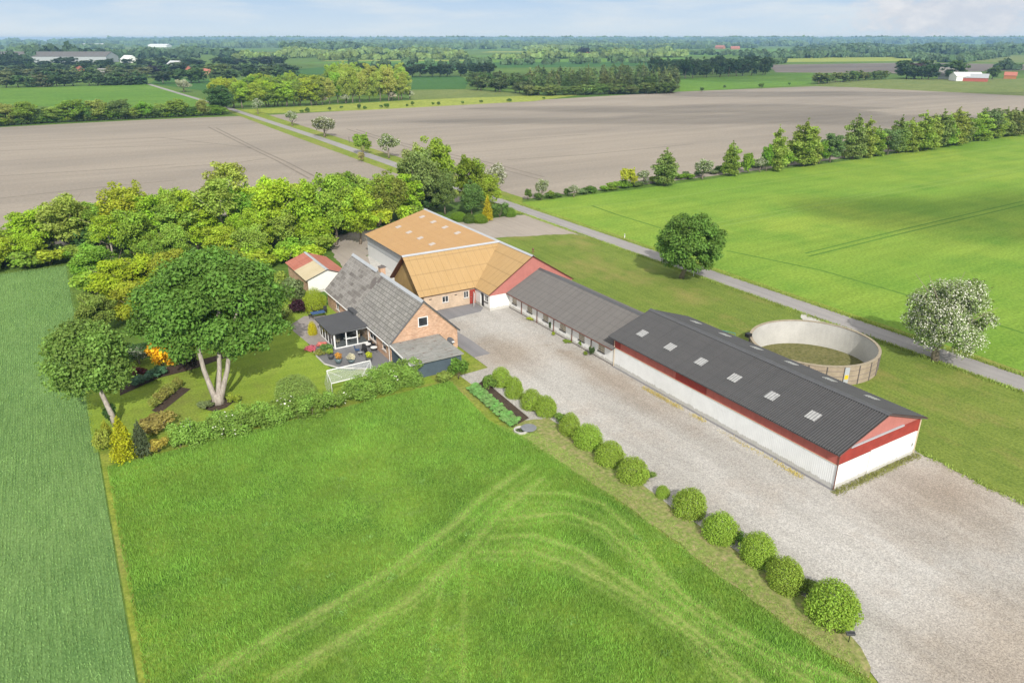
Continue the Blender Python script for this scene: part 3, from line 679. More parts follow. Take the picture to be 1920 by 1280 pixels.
for a in ([(390, 238), (470, 278), (520, 302), (580, 335)], [(405, 240), (485, 280), (540, 305), (600, 336)], [(0, 268), (300, 258), (470, 277)], [(0, 283), (250, 275), (400, 271)], [(320, 314), (440, 306), (500, 297)], [(0, 330), (200, 318), (330, 308)], [(0, 372), (180, 352), (330, 338)]):
    strip('wheel_track', a, .7, .012, M['track'])
for a in ([(650, 242), (700, 258), (790, 283), (920, 312), (1010, 336)], [(668, 243), (715, 258), (800, 280), (930, 308), (1020, 332)], [(700, 290), (860, 270), (1100, 252)], [(950, 300), (1100, 290), (1300, 270)]):
    strip('wheel_track', a, .7, .012, M['track'])
def pxsheet(name, pts, z, mat): return sheet(name, [tuple(at(*q)[:2]) for q in pts], z, mat)
pxsheet('grass_field', [(0, 196), (0, 164), (285, 158), (395, 190), (425, 203), (385, 212)], .02, M['fargreen'])
pxsheet('grass_field', [(480, 214), (450, 206), (600, 198), (770, 188), (960, 180), (1090, 178), (1000, 190), (700, 206)], .02, M['faryellow'])
pxsheet('grass_field', [(770, 187), (770, 170), (880, 168), (1000, 178), (960, 181)], .024, M['pasture'])
pxsheet('crop_field', [(560, 152), (640, 143), (860, 143), (880, 150), (872, 167), (770, 168), (775, 150)], .024, M['fardark'])
pxsheet('crop_field', [(1275, 172), (1275, 148), (1455, 138), (1525, 137), (1520, 159), (1400, 166)], .02, M['fargreen'])
pxsheet('pasture', [(1525, 160), (1560, 152), (1690, 149), (1920, 147), (1920, 180)], .02, M['pasture'])
pxsheet('grass_field', [(500, 146), (560, 130), (700, 118), (1000, 116), (1290, 116), (1230, 124), (900, 128), (640, 145)], .05, M['fardark'])
pxsheet('grass_field', [(540, 119), (700, 114), (1290, 108), (1290, 116), (1000, 117), (700, 119)], .06, M['fargreen'])
pxsheet('dirt_field', [(1455, 136), (1440, 122), (1700, 118), (1920, 121), (1920, 132), (1700, 138)], .05, M['dirt_dark'])
pxsheet('grass_field', [(1425, 113), (1560, 106), (1735, 105), (1735, 115), (1445, 117)], .06, M['faryellow'])
pxsheet('grass_field', [(1280, 106), (1290, 96), (1420, 92), (1530, 92), (1500, 100), (1420, 106)], .08, M['fargreen'])
pxsheet('grass_field', [(1740, 116), (1740, 106), (1920, 104), (1920, 118)], .08, M['pasture'])
pxsheet('grass_field', [(420, 150), (300, 146), (280, 157), (395, 172)], .03, M['fardark'])
for q in ([(190, 100), (290, 98), (300, 94), (180, 95)], [(1490, 92), (1560, 91), (1600, 88), (1500, 88)], [(800, 89), (980, 88), (960, 85), (820, 86)]):
    pxsheet('grass_field', q, .1, M['faryellow'])
# ------------------------------------------------------------------ buildings
X_, Y_, Z_ = V(1, 0, 0), V(0, 1, 0), V(0, 0, 1)
def window(parent, o, sd, nrm, r, frame='white_frame', mull=(), trans=(), depth=.09, fw=.06, sill=None, pane='pane', name='window'):
    s0, s1, z0, z1 = r; mb = MB(); n = np.array(nrm, float)
    for q in ((s0, s0+fw, z0, z1), (s1-fw, s1, z0, z1), (s0+fw, s1-fw, z0, z0+fw), (s0+fw, s1-fw, z1-fw, z1)): mb.obox(o, sd, n, Z_, (q[0], q[1], -depth, -depth+.05, q[2], q[3]))
    for m in mull: mb.obox(o, sd, n, Z_, (m-fw/2, m+fw/2, -depth+.001, -depth+.048, z0+fw, z1-fw))
    for t in trans: mb.obox(o, sd, n, Z_, (s0+fw, s1-fw, -depth+.002, -depth+.046, t-fw/2, t+fw/2))
    f = mb.build(name, M[frame], parent)
    MB().obox(o, sd, n, Z_, (s0+.02, s1-.02, -depth+.008, -depth+.02, z0+.02, z1-.02)).build('pane', M[pane], f)
    if sill: MB().obox(o, sd, n, Z_, (s0-.08, s1+.08, -.02, .09, z0-.09, z0-.003)).build('sill', M[sill], f)
    return f
# ---- long machine barn
b = thing('machine_barn', (5.8, 15, 0), 'long red and white barn with black corrugated roof and six roof lights, nearest building', 'barn')
m = MB().corr((-.01, 0, .12), Y_, 30.3, V(0, 0, 2.3), -X_, .2, .007); m.wall((11.62, 30.3, 0), -Y_, X_, [(0, .0), (30.3, .0), (30.3, 2.4), (0, 2.4)]); m.build('lower_wall', M['white_sheet'], b)
MB().box(-.03, .1, .0, 30.3, 0, .12).build('plinth', M['concrete'], b)
m = MB()
for y0, y1 in ((0, 15.4), (19.9, 29.1)): m.box(-.03, .06, y0, y1, 2.42, 3.79)
m.build('upper_wall', M['red_sheet'], b)
for y0, y1 in ((15.4, 19.9), (29.1, 30.3)): MB().corr((-.035, y0, 2.42), Y_, y1-y0, V(0, 0, 1.36), -X_, .2, .02).build('sliding_hatch', M['red_board'], b)
MB().box(-.07, .05, .0, 30.3, 2.385, 2.43).build('drip_rail', M['beige'], b)
MB().wall((11.63, 30.3, 0), -Y_, X_, [(0, 2.4), (30.3, 2.4), (30.3, 3.78), (0, 3.78)]).build('upper_wall', M['red_sheet'], b)
gz = lambda x: 5.74-.34*abs(x-5.81)
MB().wall((0, 0, 0), X_, -Y_, [(0, 3.72), (11.62, 3.72), (11.62, gz(11.62)), (5.81, 5.74), (0, gz(0))]).build('gable', M['red_gable'], b)
MB().wall((0, -.01, 0), X_, -Y_, [(0, 2.42), (11.62, 2.42), (11.62, 3.72), (0, 3.72)]).build('gable_band', M['red_board'], b)
MB().wall((0, -.012, 0), X_, -Y_, [(0, .03), (11.62, .03), (11.62, 2.4), (0, 2.4)]).build('end_wall', M['white_wall'], b)
d = MB().box(4.45, 11.2, -.09, -.03, .06, 2.5).build('sliding_door', M['white_wall'], b); MB().box(10.9, 11.0, -.13, -.09, 1.0, 1.3).build('handle', M['dark_grey'], d)
MB().box(1.3, 8.8, -.16, -.02, 3.74, 3.88).build('door_rail', M['zinc'], b)
MB().wall((11.62, 30.31, 0), -X_, Y_, [(0, 0), (11.62, 0), (11.62, gz(0)), (5.81, 5.74), (0, gz(11.62))]).build('end_wall', M['red_sheet'], b)
ew = .56*.34
r = MB(); up = V(6.37, 0, 2.165); nl = V(-.322, 0, .947)
r.corr((-.56, -.35, 3.72), Y_, 31.2, up, nl, .25, .05, 8)
r.corr((12.18, -.35, 3.72), Y_, 31.2, V(-6.37, 0, 2.165), V(.322, 0, .947), .25, .05, 8)
ro = r.build('roof', M['roof_black'], b)
m = MB(); m.slab((-.54, -.33, 3.66), (-.54, 30.83, 3.66), (5.81, 30.83, 5.82), (5.81, -.33, 5.82), .08); m.slab((12.16, 30.83, 3.66), (12.16, -.33, 3.66), (5.81, -.33, 5.82), (5.81, 30.83, 5.82), .08); m.build('roof_lining', M['dark_grey'], ro)
m = MB(); m.tube([(5.81, -.38, 5.9), (5.81, 30.88, 5.9)], .09, 8); m.slab((5.46, -.38, 5.83), (5.46, 30.88, 5.83), (5.81, 30.88, 5.97), (5.81, -.38, 5.97), .02); m.slab((6.16, 30.88, 5.83), (6.16, -.38, 5.83), (5.81, -.38, 5.97), (5.81, 30.88, 5.97), .02); m.build('ridge_cap', M['dark_grey'], ro)
m = MB()
for q in ((-.56, 3.72), (12.18, 3.72)):
    m.tube([(q[0], -.36, q[1]-.01), (5.81, -.36, 5.86)], .022, 4)
m.build('barge_trim', M['brown'], ro)
for x0, nn in ((1.94, nl), (9.9, V(.322, 0, .947))):
    for k in range(6):
        yc = (27.7 if x0 < 5 else 27.3)-4.66*k; sgn = 1 if x0 < 5 else -1
        c = V(x0, yc, 3.72+(x0+.56)*.34 if sgn > 0 else 3.72+(12.18-x0)*.34)
        q0 = c+nn*.075; MB().slab(q0+V(-.52*sgn, -.55, -.177), q0+V(-.52*sgn, .55, -.177), q0+V(.52*sgn, .55, .177), q0+V(.52*sgn, -.55, .177), .06).build('roof_light', M['rooflight'], ro)
m = MB(); m.tube([(-.06, -.06, .05), (-.06, -.06, 3.6)], .05, 6); m.build('downpipe', M['brown'], b)
m = MB(); m.box(11.56, 11.7, -.06, .06, 0, 3.8); m.build('corner_post', M['beige'], b)
m = MB(); m.tube([(-.06, 30.15, 0), (-.06, 30.15, 3.5)], .045, 6); m.build('downpipe', M['beige'], b)
# ---- stable wing with six windows
b = thing('stable_wing', (5.2, 42, 0), 'low white stable with six small windows between long barn and tan roofed building', 'stable')
sw = [(32.0, 33.26), (36.05, 37.28), (40.09, 41.41), (44.14, 45.41), (48.12, 49.38), (52.17, 53.35)]
ops = [(a-30.3, c-30.3, .95, 1.85) for a, c in sw]
MB().wall((0, 30.3, 0), Y_, -X_, [(0, .0), (24, .0), (24, 2.5), (0, 2.5)], ops).build('wall', M['white_wall'], b)
MB().wall((10.4, 54.3, 0), -Y_, X_, [(0, 0), (24, 0), (24, 2.5), (0, 2.5)]).build('wall', M['white_wall'], b)
for q in ops: window(b, (0, 30.3, 0), Y_, -X_, q, 'beige', (q[0]+.62,), (1.4,), sill='dark', fw=.05, pane='pane_pale')
up = V(5.7, 0, 2.84); nl = V(-.446, 0, .895)
r = MB(); r.corr((-.5, 30.0, 2.28), Y_, 24.25, up, nl, .22, .03, 6); r.corr((10.9, 30.0, 2.28), Y_, 24.25, V(-5.7, 0, 2.84), V(.446, 0, .895), .22, .03, 6)
ro = r.build('roof', M['roof_grey'], b)
m = MB(); m.slab((-.49, 30.01, 2.23), (-.49, 54.2, 2.23), (5.2, 54.2, 5.07), (5.2, 30.01, 5.07), .06); m.slab((10.89, 54.2, 2.23), (10.89, 30.01, 2.23), (5.2, 30.01, 5.07), (5.2, 54.2, 5.07), .06); m.build('roof_lining', M['dark_grey'], ro)
m = MB(); m.slab((4.86, 30, 4.99), (4.86, 54.24, 4.99), (5.2, 54.24, 5.18), (5.2, 30, 5.18), .02); m.slab((5.54, 54.24, 4.99), (5.54, 30, 4.99), (5.2, 30, 5.18), (5.2, 54.24, 5.18), .02); m.build('ridge_cap', M['dark_grey'], ro)
m = MB(); m.tube([(-.55, 30, 2.22), (-.55, 54.2, 2.22)], .06, 6); m.build('gutter', M['brown'], ro)
for y in (50.81, 46.83, 42.8, 38.69, 34.64):
    m = MB(); m.tube([(-.06, y, 0), (-.06, y, 2.0), (-.5, y, 2.18)], .055, 6); m.build('downpipe', M['brown'], b)
MB().box(-.08, 0, 30.3, 54.2, .003, .1).build('plinth', M['iron'], b)
# ---- tan roofed barn: main range, courtyard wing, big shed
b = thing('tan_roofed_barn', (0, 70, 0), 'big L shaped farm building with orange tan roofs behind the brick house', 'farm building')
gm = lambda x: 7.1-.631*abs(x-3.9)
MB().wall((0, 54.25, 0), X_, -Y_, [(-3.22, 0), (11, 0), (11, 2.28), (-3.22, 2.28)]).build('gable_wall', M['white_wall'], b)
MB().wall((0, 54.24, 0), X_, -Y_, [(-3.25, 2.25), (11, 2.25), (11, gm(11)), (3.9, 7.1), (-3.25, gm(-3.25))]).build('gable', M['red_gable'], b)
ops = [(.55, 1.5, 1.1, 2.05), (1.75, 2.75, .03, 2.1)]
MB().wall((-3.22, 54.25, 0), Y_, -X_, [(0, 0), (4.25, 0), (4.25, 2.55), (0, 2.55)], ops, .2).build('side_wall', M['white_wall'], b)
window(b, (-3.22, 54.25, 0), Y_, -X_, ops[0], 'white_frame', (1.02,), (), sill='dark')
MB().box(-3.05, -2.98, 56, 57, .03, 2.1).build('doorway', M['dark'], b)
MB().wall((11, 63.4, 0), -Y_, X_, [(0, 0), (9.2, 0), (9.2, 2.55), (0, 2.55)]).build('side_wall', M['white_wall'], b)
wo = [(2.88, 3.88, .98, 1.9), (.83, 1.25, 1.72, 1.86), (4.85, 5.3, 1.72, 1.86), (6.35, 7.15, 1.05, 2.05)]
MB().wall((-11.5, 58.5, 0), X_, -Y_, [(0, 0), (8.28, 0), (8.28, 2.75), (0, 2.75)], wo).build('courtyard_wall', M['brick_tan'], b)
for q in (wo[0], wo[3]): window(b, (-11.5, 58.5, 0), X_, -Y_, q, 'white_frame', ((q[0]+q[1])/2,), sill='concrete')
for q in wo[1:3]: MB().box(-11.5+q[0], -11.5+q[1], 58.56, 58.6, q[2], q[3]).build('vent', M['dark'], b)
d = MB().box(-4.2, -3.3, 58.44, 58.49, .02, 2.15).build('door', M['red_board'], b); MB().tube([(-4.08, 58.4, 1.05), (-3.95, 58.4, 1.05)], .02, 6).build('handle', M['metal'], d)
gw = lambda y: 7.05-.863*abs(y-63.6)
MB().wall((-11.5, 69, 0), -Y_, -X_, [(0, 0), (10.5, 0), (10.5, gw(58.5)), (5.4, 7.05), (0, gw(69))]).build('wing_gable', M['tan_board'], b)
MB().wall((-7.6, 90.4, 0), -Y_, -X_, [(0, 2.2), (22, 2.2), (22, 4.06), (0, 4.06)]).build('shed_upper_wall', M['grey_sheet'], b)
MB().wall((-7.63, 90.4, 0), -Y_, -X_, [(0, 0), (22, 0), (22, 2.2), (0, 2.2)]).build('shed_wall', M['pale_sheet'], b)
MB().wall((11, 63.6, 0), Y_, X_, [(0, 0), (26.8, 0), (26.8, 2.55), (0, 2.55)]).build('shed_wall', M['grey_sheet'], b)
gs = lambda x: 7.1-(.2655 if x < 3.9 else .631)*abs(x-3.9)
MB().wall((0, 90.41, 0), X_, Y_, [(-7.6, 0), (11, 0), (11, gs(11)), (3.9, 7.1), (-7.6, gs(-7.6))]).build('shed_end_wall', M['grey_sheet'], b)
def slope(nm, o, L, ln, up, mt, th=.1, pitch=.3, amp=.012):
    L = np.array(L, float); up = np.array(up, float); n = np.cross(L, up); n /= np.linalg.norm(n)
    if n[2] < 0: n = -n
    mb = MB(); mb.corr(o, L, ln, up, n, pitch, amp, 4); r = mb.build(nm, M[mt], b)
    o2 = np.array(o, float)-n*.03; MB().slab(o2+L*.02, o2+L*(ln-.02), o2+L*(ln-.02)+up, o2+L*.02+up, th).build('roof_edge', M['brown'], r)
    return r
slope('roof', (-3.5, 54.05, 2.49), Y_, 9.6, (7.4, 0, 4.67), 'roof_wing')
slope('roof', (11.3, 54.05, 2.49), Y_, 9.6, (-7.4, 0, 4.67), 'roof_grey')
wr = slope('wing_roof', (-12.3, 58.15, 2.5), X_, 16.1, (0, 5.45, 4.66), 'roof_wing')
slope('wing_roof', (-12.3, 69.05, 2.5), X_, 16.1, (0, -5.45, 4.66), 'roof_wing')
sr = slope('shed_roof', (-8.0, 63.7, 4.0), Y_, 26.9, (11.9, 0, 3.16), 'roof_tan')
slope('shed_roof', (11.3, 63.7, 2.49), Y_, 26.9, (-7.4, 0, 4.67), 'roof_grey')
for x0 in (1.75, -2.88):
    for k in range(4):
        y = 87.2-4.55*k; c = V(x0, y, 4.0+(x0+8)*.2655); nn = V(-.2566, 0, .9665)
        MB().slab(c+V(-.45, -.5, -.12)+nn*.06, c+V(-.45, .5, -.12)+nn*.06, c+V(.45, .5, .12)+nn*.06, c+V(.45, -.5, .12)+nn*.06, .05).build('roof_light', M['rooflight_tan'], sr)
m = MB()
m.slab((3.62, 54.0, 7.08), (3.62, 90.7, 7.08), (3.9, 90.7, 7.28), (3.9, 54.0, 7.28), .02); m.slab((4.3, 90.7, 6.98), (4.3, 54.0, 6.98), (3.9, 54.0, 7.28), (3.9, 90.7, 7.28), .02)
m.slab((-12.35, 63.34, 7.07), (3.9, 63.34, 7.07), (3.9, 63.6, 7.29), (-12.35, 63.6, 7.29), .02); m.slab((3.9, 64.1, 6.97), (-12.35, 64.1, 6.97), (-12.35, 63.6, 7.29), (3.9, 63.6, 7.29), .02)
m.build('ridge_cap', M['zinc'], b)
m = MB(); m.tube([(-7.72, 65.5, .1), (-7.72, 65.5, 3.95)], .06, 6); m.tube([(-8.05, 63.7, 3.95), (-8.05, 90.5, 3.95)], .07, 6); m.build('downpipe', M['dark_grey'], b)
m = MB(); m.tube([(3.9, 54.1, 7.25), (3.9, 54.1, 8.0)], .03, 5); m.lathe((3.9, 54.1, 7.95), [(.02, 0), (.13, .06), (.16, .16), (.08, .3), (.01, .38)], 8); m.obox((3.9, 54.1, 7.75), X_, Y_, Z_, (-.25, .25, -.02, .02, -.04, .04))
tag(m.build('roof_finial', M['brown']), 'small brown ornament on the ridge end above the red gable', 'ornament')
# loose white board leaning at the stable door
m = MB(); m.obox((-4.35, 56.9, .05), V(.35, .9, 0)/.966, V(-.9, .35, .12)/.973, V(.0, -.13, .99), (0, .95, 0, .06, 0, 2.1))
tag(m.build('door_panel', M['white_sheet']), 'white panel standing against the doorway in the corner of the courtyard', 'panel')
# ---- brick house
b = thing('farmhouse', (-17.7, 56, 0), 'brick farmhouse with steep grey slate roof and white framed gable window', 'house')
gh = lambda x: 6.98-.99*abs(x+17.7)
go = [(3.72, 5.03, 3.74, 4.98)]
MB().wall((-22.18, 44.89, 0), X_, -Y_, [(0, 0), (8.96, 0), (8.96, gh(-13.22)), (4.48, 6.98), (0, gh(-22.18))], go).build('gable_wall', M['brick_house'], b)
window(b, (-22.18, 44.89, 0), X_, -Y_, go[0], 'white_frame', fw=.1, depth=.04)
ho = [(1.5, 2.7, .85, 2.1), (4.7, 7.0, .85, 2.1), (14.3, 15.3, .2, 2.2), (18.5, 19.9, .7, 2.1)]
MB().wall((-22.18, 44.89, 0), Y_, -X_, [(0, 0), (23.6, 0), (23.6, 2.55), (0, 2.55)], ho).build('wall', M['brick_house'], b)
for q in ho: window(b, (-22.18, 44.89, 0), Y_, -X_, q, 'white_frame', ((q[0]+q[1])/2,) if q[1]-q[0] > 1.3 else (), sill='concrete', fw=.08)
MB().wall((-13.22, 68.5, 0), -Y_, X_, [(0, 0), (23.6, 0), (23.6, 2.55), (0, 2.55)]).build('wall', M['brick_house'], b)
MB().wall((-13.22, 68.5, 0), -X_, Y_, [(0, 0), (8.96, 0), (8.96, gh(-22.18)), (4.48, 6.98), (0, gh(-13.22))]).build('gable_wall', M['brick_house'], b)
ex, ez = -22.45, 2.38
r = MB(); r.slab((ex, 44.65, ez), (ex, 57.2, ez), (-17.7, 57.2, 7.06), (-17.7, 44.65, 7.06), .16); r.slab((-12.95, 68.8, ez), (-12.95, 44.65, ez), (-17.7, 44.65, 7.06), (-17.7, 68.8, 7.06), .16)
ro = r.build('roof', M['slate_grey'], b)
MB().slab((ex, 57.2, ez), (ex, 68.8, ez), (-17.7, 68.8, 7.06), (-17.7, 57.2, 7.06), .16).build('roof', M['slate_brown'], b, label='mossy brown far part of the slate roof')
rng = np.random.default_rng(3); m = MB()
for a_, y_, w_ in ((2.3, 57.6, 1.), (3.0, 58.3, .6), (3.5, 57.0, .6)):
    x = -22.45+a_*.711+1.7; z = ez+(x-ex)*.985+.012; m.slab((x-.45, y_-.35, z-.443), (x-.45, y_+.4, z-.443), (x+.45*w_, y_+.4, z+.443*w_), (x+.45*w_, y_-.35, z+.443*w_), .012)
m.build('dark_patch', M['iron'], ro)
m = MB(); m.slab((-18.02, 44.6, 6.87), (-18.02, 57.9, 6.87), (-17.7, 57.9, 7.17), (-17.7, 44.6, 7.17), .02); m.slab((-17.38, 57.9, 6.87), (-17.38, 44.6, 6.87), (-17.7, 44.6, 7.17), (-17.7, 57.9, 7.17), .02)
m.slab((-18.02, 59.1, 6.87), (-18.02, 68.85, 6.87), (-17.7, 68.85, 7.17), (-17.7, 59.1, 7.17), .02); m.slab((-17.38, 68.85, 6.87), (-17.38, 59.1, 6.87), (-17.7, 59.1, 7.17), (-17.7, 68.85, 7.17), .02)
m.build('ridge_cap', M['zinc'], ro)
m = MB(); m.tube([(ex, 44.62, ez-.05), (-17.7, 44.62, 7.03), (-12.95, 44.62, ez-.05)], .085, 4); m.build('barge_board', M['dark_grey'], ro)
m = MB(); m.tube([(ex-.06, 44.7, ez-.1), (ex-.06, 68.8, ez-.1)], .07, 6); m.tube([(-12.9, 44.7, ez-.1), (-12.9, 68.8, ez-.1)], .07, 6); m.build('gutter', M['white_frame'], ro)
m = MB(); m.tube([(-22.3, 45.1, 0), (-22.3, 45.1, 2.2)], .045, 6); m.build('downpipe', M['white_frame'], b)
c = MB().box(-17.75, -17.05, 58.1, 58.9, 5.8, 7.65).build('chimney', M['brick_house'], b); m = MB(); m.box(-17.82, -16.93, 58.03, 58.97, 7.65, 7.75); m.tube([(-17.4, 58.5, 7.75), (-17.4, 58.5, 7.95)], .14, 8); m.build('chimney_cap', M['iron'], c)
MB().box(-22.6, -21.75, 56.2, 58.5, 2.3, 2.85).build('roof_upstand', M['felt'], b)
# sunroom
b2 = b; m = MB()
m.slab((-27.2, 51.8, 2.28), (-27.2, 58.4, 2.28), (-22.35, 58.4, 2.52), (-22.35, 51.8, 2.52), .16); sr_ = m.build('sunroom_roof', M['felt'], b2)
m = MB(); fx0, fx1, fy, by = -26.75, -22.25, 52.2, 58.05
for x in (fx0, -25.2, -23.75, fx1): m.box(x, x+.12 if x != fx0 else x+.2, fy, fy+.12, .0, 2.2)
m.box(fx0, fx1, fy+.01, fy+.11, 0.02, .16); m.box(fx0, fx1, fy+.01, fy+.11, 2.0, 2.24); m.box(-25.1, -23.75, fy+.015, fy+.1, 1.02, 1.14)
for y in (53.2, 54.5, 55.7, 56.9, by-.12): m.box(fx0, fx0+.12, y, y+.12, 0, 2.2)
m.box(fx0+.01, fx0+.11, fy+.12, by, .02, .16); m.box(fx0+.01, fx0+.11, fy+.12, by, 2.0, 2.24); m.box(fx0, fx1, by-.1, by, 0, 2.24)
fr = m.build('sunroom_frame', M['white_frame'], b2)
m = MB(); m.box(fx0+.2, fx1, fy+.04, fy+.055, .16, 2.0); m.box(fx0+.04, fx0+.055, fy+.12, by-.1, .16, 2.0); m.build('sunroom_pane', M['clear'], fr)
sheet('sunroom_floor', [(-26.6, 52.3), (-22.2, 52.3), (-22.2, 58), (-26.6, 58)], .06, M['patio_grey'])
def chair(x, y, rz, label, group, mt='dark', seat='dark'):
    t = thing('garden_chair', (x, y, .05), label, 'chair', group); t.rotation_euler = (0, 0, rz)
    def P(mb, nm, mat):
        me = mb.mesh(nm); me.materials.append(M[mat]); return link_mesh(nm, me, t)
    P(MB().box(-.24, .24, -.24, .24, .41, .46), 'seat', seat); P(MB().obox((0, .24, .46), X_, V(0, .97, -.24), V(0, .24, .97), (-.24, .24, 0, .04, 0, .55)), 'backrest', seat)
    for sx in (-1, 1):
        for sy in (-1, 1): P(MB().tube([(sx*.21, sy*.21, 0), (sx*.21, sy*.21, .41)], .018, 5), 'leg', mt)
    for sx in (-1, 1): P(MB().tube([(sx*.25, -.2, .41), (sx*.25, -.2, .64), (sx*.25, .24, .66)], .018, 5), 'armrest', mt)
    return t
def table(x, y, r, h, top, label, rect=None):
    t = thing('garden_table', (x, y, .05), label, 'table')
    def P(mb, nm, mat):
        me = mb.mesh(nm); me.materials.append(M[mat]); return link_mesh(nm, me, t)
    if rect: P(MB().box(-rect[0], rect[0], -rect[1], rect[1], h-.04, h), 'tabletop', top)
    else: P(MB().lathe((0, 0, h-.03), [(0, 0), (r, 0), (r, .03), (0, .03)], 20), 'tabletop', top)
    q = rect or (r*.7, r*.7)
    for sx in (-1, 1):
        for sy in (-1, 1): P(MB().tube([(sx*q[0]*.9, sy*q[1]*.9, 0), (sx*q[0]*.85, sy*q[1]*.85, h-.04)], .022, 5), 'leg', 'dark')
    return t
chair(-25.9, 53.6, .6, 'pale armchair inside the glazed garden room, near its left corner', None, 'beige', 'beige'); table(-24.5, 53.9, .45, .5, 'white_frame', 'small white table inside the glazed garden room'); chair(-23.1, 53.7, -.5, 'wicker chair inside the glazed garden room beside the house wall', None, 'brown', 'beige')
# annex
b = thing('lean_to_shed', (-18.8, 41.6, 0), 'blue grey boarded lean-to with cracked felt roof against the house gable', 'shed')
az = lambda y: 2.02+(y-38.6)*.06
m = MB(); x0, x1, y0, y1 = -22.1, -15.75, 39.0, 44.85
m.wall((x0, y0, 0), X_, -Y_, [(0, 0), (x1-x0, 0), (x1-x0, az(y0)-.05), (0, az(y0)-.05)]); m.wall((x1, y0, 0), Y_, X_, [(0, 0), (y1-y0, 0), (y1-y0, az(y1)-.05), (0, az(y0)-.05)]); m.wall((x0, y0, 0), Y_, -X_, [(0, 0), (y1-y0, 0), (y1-y0, az(y1)-.05), (0, az(y0)-.05)], [(3., 4., .02, 1.95)]); m.build('wall', M['blue_board'], b)
MB().box(x0+.09, x0+.11, y0+3.02, y0+3.98, .03, 1.94).build('door', M['dark_grey'], b)
MB().slab((-22.35, 38.6, az(38.6)), (-15.6, 38.6, az(38.6)), (-15.9, 44.83, az(44.83)), (-22.35, 44.83, az(44.83)), .1).build('roof', M['felt_old'], b)
MB().slab((-22.43, 38.6, az(38.6)+.03), (-22.355, 38.6, az(38.6)+.03), (-22.355, 44.6, az(44.6)+.03), (-22.43, 44.6, az(44.6)+.03), .18).build('barge_board', M['white_frame'], b)
# satellite dish beside the annex
b = thing('satellite_dish', (-14.9, 43.6, 0), 'grey satellite dish on a short pole at the corner of the lean-to', 'satellite dish')
MB().tube([(-14.9, 43.6, 0), (-14.9, 43.6, 1.5)], .04, 6).build('pole', M['metal'], b)
me = MB().lathe((0, 0, 0), [(.02, 0), (.3, .04), (.5, .13), (.52, .15), (.3, .07), (.02, .03)], 18).mesh('dish'); me.materials.append(M['dark_grey']); dd = link_mesh('dish', me, b); dd.location = (0, -.05, 1.65); dd.rotation_euler = (R_(40), 0, R_(20))
MB().tube([(-14.9, 43.5, 1.55), (-14.8, 42.95, 1.75)], .025, 5).build('arm', M['metal'], b); MB().box(-14.95, -14.65, 42.85, 43.05, 1.7, 1.82).build('receiver', M['white_frame'], b)
# ---- garage
b = thing('garage', (-19.9, 80.8, 0), 'small white garage with red and buff sheet roof behind the house', 'garage')
gg = lambda x: 3.4-.36*abs(x+19.9); x0, x1, y0, y1 = -23.0, -16.8, 75.2, 86.2
MB().wall((x0, y0, 0), X_, -Y_, [(0, 0), (x1-x0, 0), (x1-x0, gg(x1)), (-19.9-x0, 3.4), (0, gg(x0))]).build('gable_wall', M['white_wall'], b)
m = MB(); m.wall((x0, y1, 0), -Y_, -X_, [(0, 0), (11, 0), (11, 2.25), (0, 2.25)]); m.wall((x1, y0, 0), Y_, X_, [(0, 0), (11, 0), (11, 2.25), (0, 2.25)]); m.wall((x1, y1, 0), -X_, Y_, [(0, 0), (x1-x0, 0), (x1-x0, gg(x0)), (3.1, 3.4), (0, gg(x1))]); m.build('wall', M['brick_house'], b)
rr = MB(); rr.slab((-23.35, 81.2, 2.18), (-23.35, 86.5, 2.18), (-19.9, 86.5, 3.46), (-19.9, 81.2, 3.46), .08); rr.slab((-16.45, 86.5, 2.18), (-16.45, 75.0, 2.18), (-19.9, 75.0, 3.46), (-19.9, 86.5, 3.46), .08); ro = rr.build('roof', M['roof_red'], b)
MB().slab((-23.35, 75.0, 2.18), (-23.35, 81.2, 2.18), (-19.9, 81.2, 3.46), (-19.9, 75.0, 3.46), .08).build('roof', M['roof_buff'], b, label='pale buff near half of the garage roof')
m = MB(); m.slab((-20.15, 74.95, 3.42), (-20.15, 86.55, 3.42), (-19.9, 86.55, 3.53), (-19.9, 74.95, 3.53), .02); m.slab((-19.65, 86.55, 3.42), (-19.65, 74.95, 3.42), (-19.9, 74.95, 3.53), (-19.9, 86.55, 3.53), .02); m.build('ridge_cap', M['zinc'], ro)
m = MB(); m.tube([(-23.35, 74.97, 2.14), (-19.9, 74.97, 3.42), (-16.45, 74.97, 2.14)], .06, 4); m.build('barge_board', M['dark_grey'], ro)
# ---- slurry tank
b = thing('slurry_tank', tuple(TC), 'large round open concrete slurry tank with pale lining between barn and road', 'tank')
m = MB(); seg = 72
m.lathe(TC, [(TR, 0), (TR, 2.3)], seg); m.f = m.f[:-1]; m.build('outer_wall', M['reeds'], b)
MB().add([TC+V(r_*math.cos(2*math.pi*k/seg), r_*math.sin(2*math.pi*k/seg), z) for r_, z in ((TR-.22, 2.3), (TR-.22, -.9)) for k in range(seg)], [(k, (k+1) % seg, seg+(k+1) % seg, seg+k) for k in range(seg)]).build('inner_wall', M['liner'], b)
MB().add([TC+V(r_*math.cos(2*math.pi*k/seg), r_*math.sin(2*math.pi*k/seg), z) for r_, z in ((TR+.06, 2.28), (TR+.06, 2.36), (TR-.26, 2.36), (TR-.26, 2.28)) for k in range(seg)], [(i*seg+k, i*seg+(k+1) % seg, (i+1)*seg+(k+1) % seg, (i+1)*seg+k) for i in range(3) for k in range(seg)]).build('rim', M['rimc'], b)
for k in range(24):
    a = 2*math.pi*(k+.3)/24; c = TC+V(math.cos(a)*(TR+.03), math.sin(a)*(TR+.03), 0); MB().tube([c, c+V(0, 0, 2.28)], .06, 5).build('wall_rib', M['iron'], b)
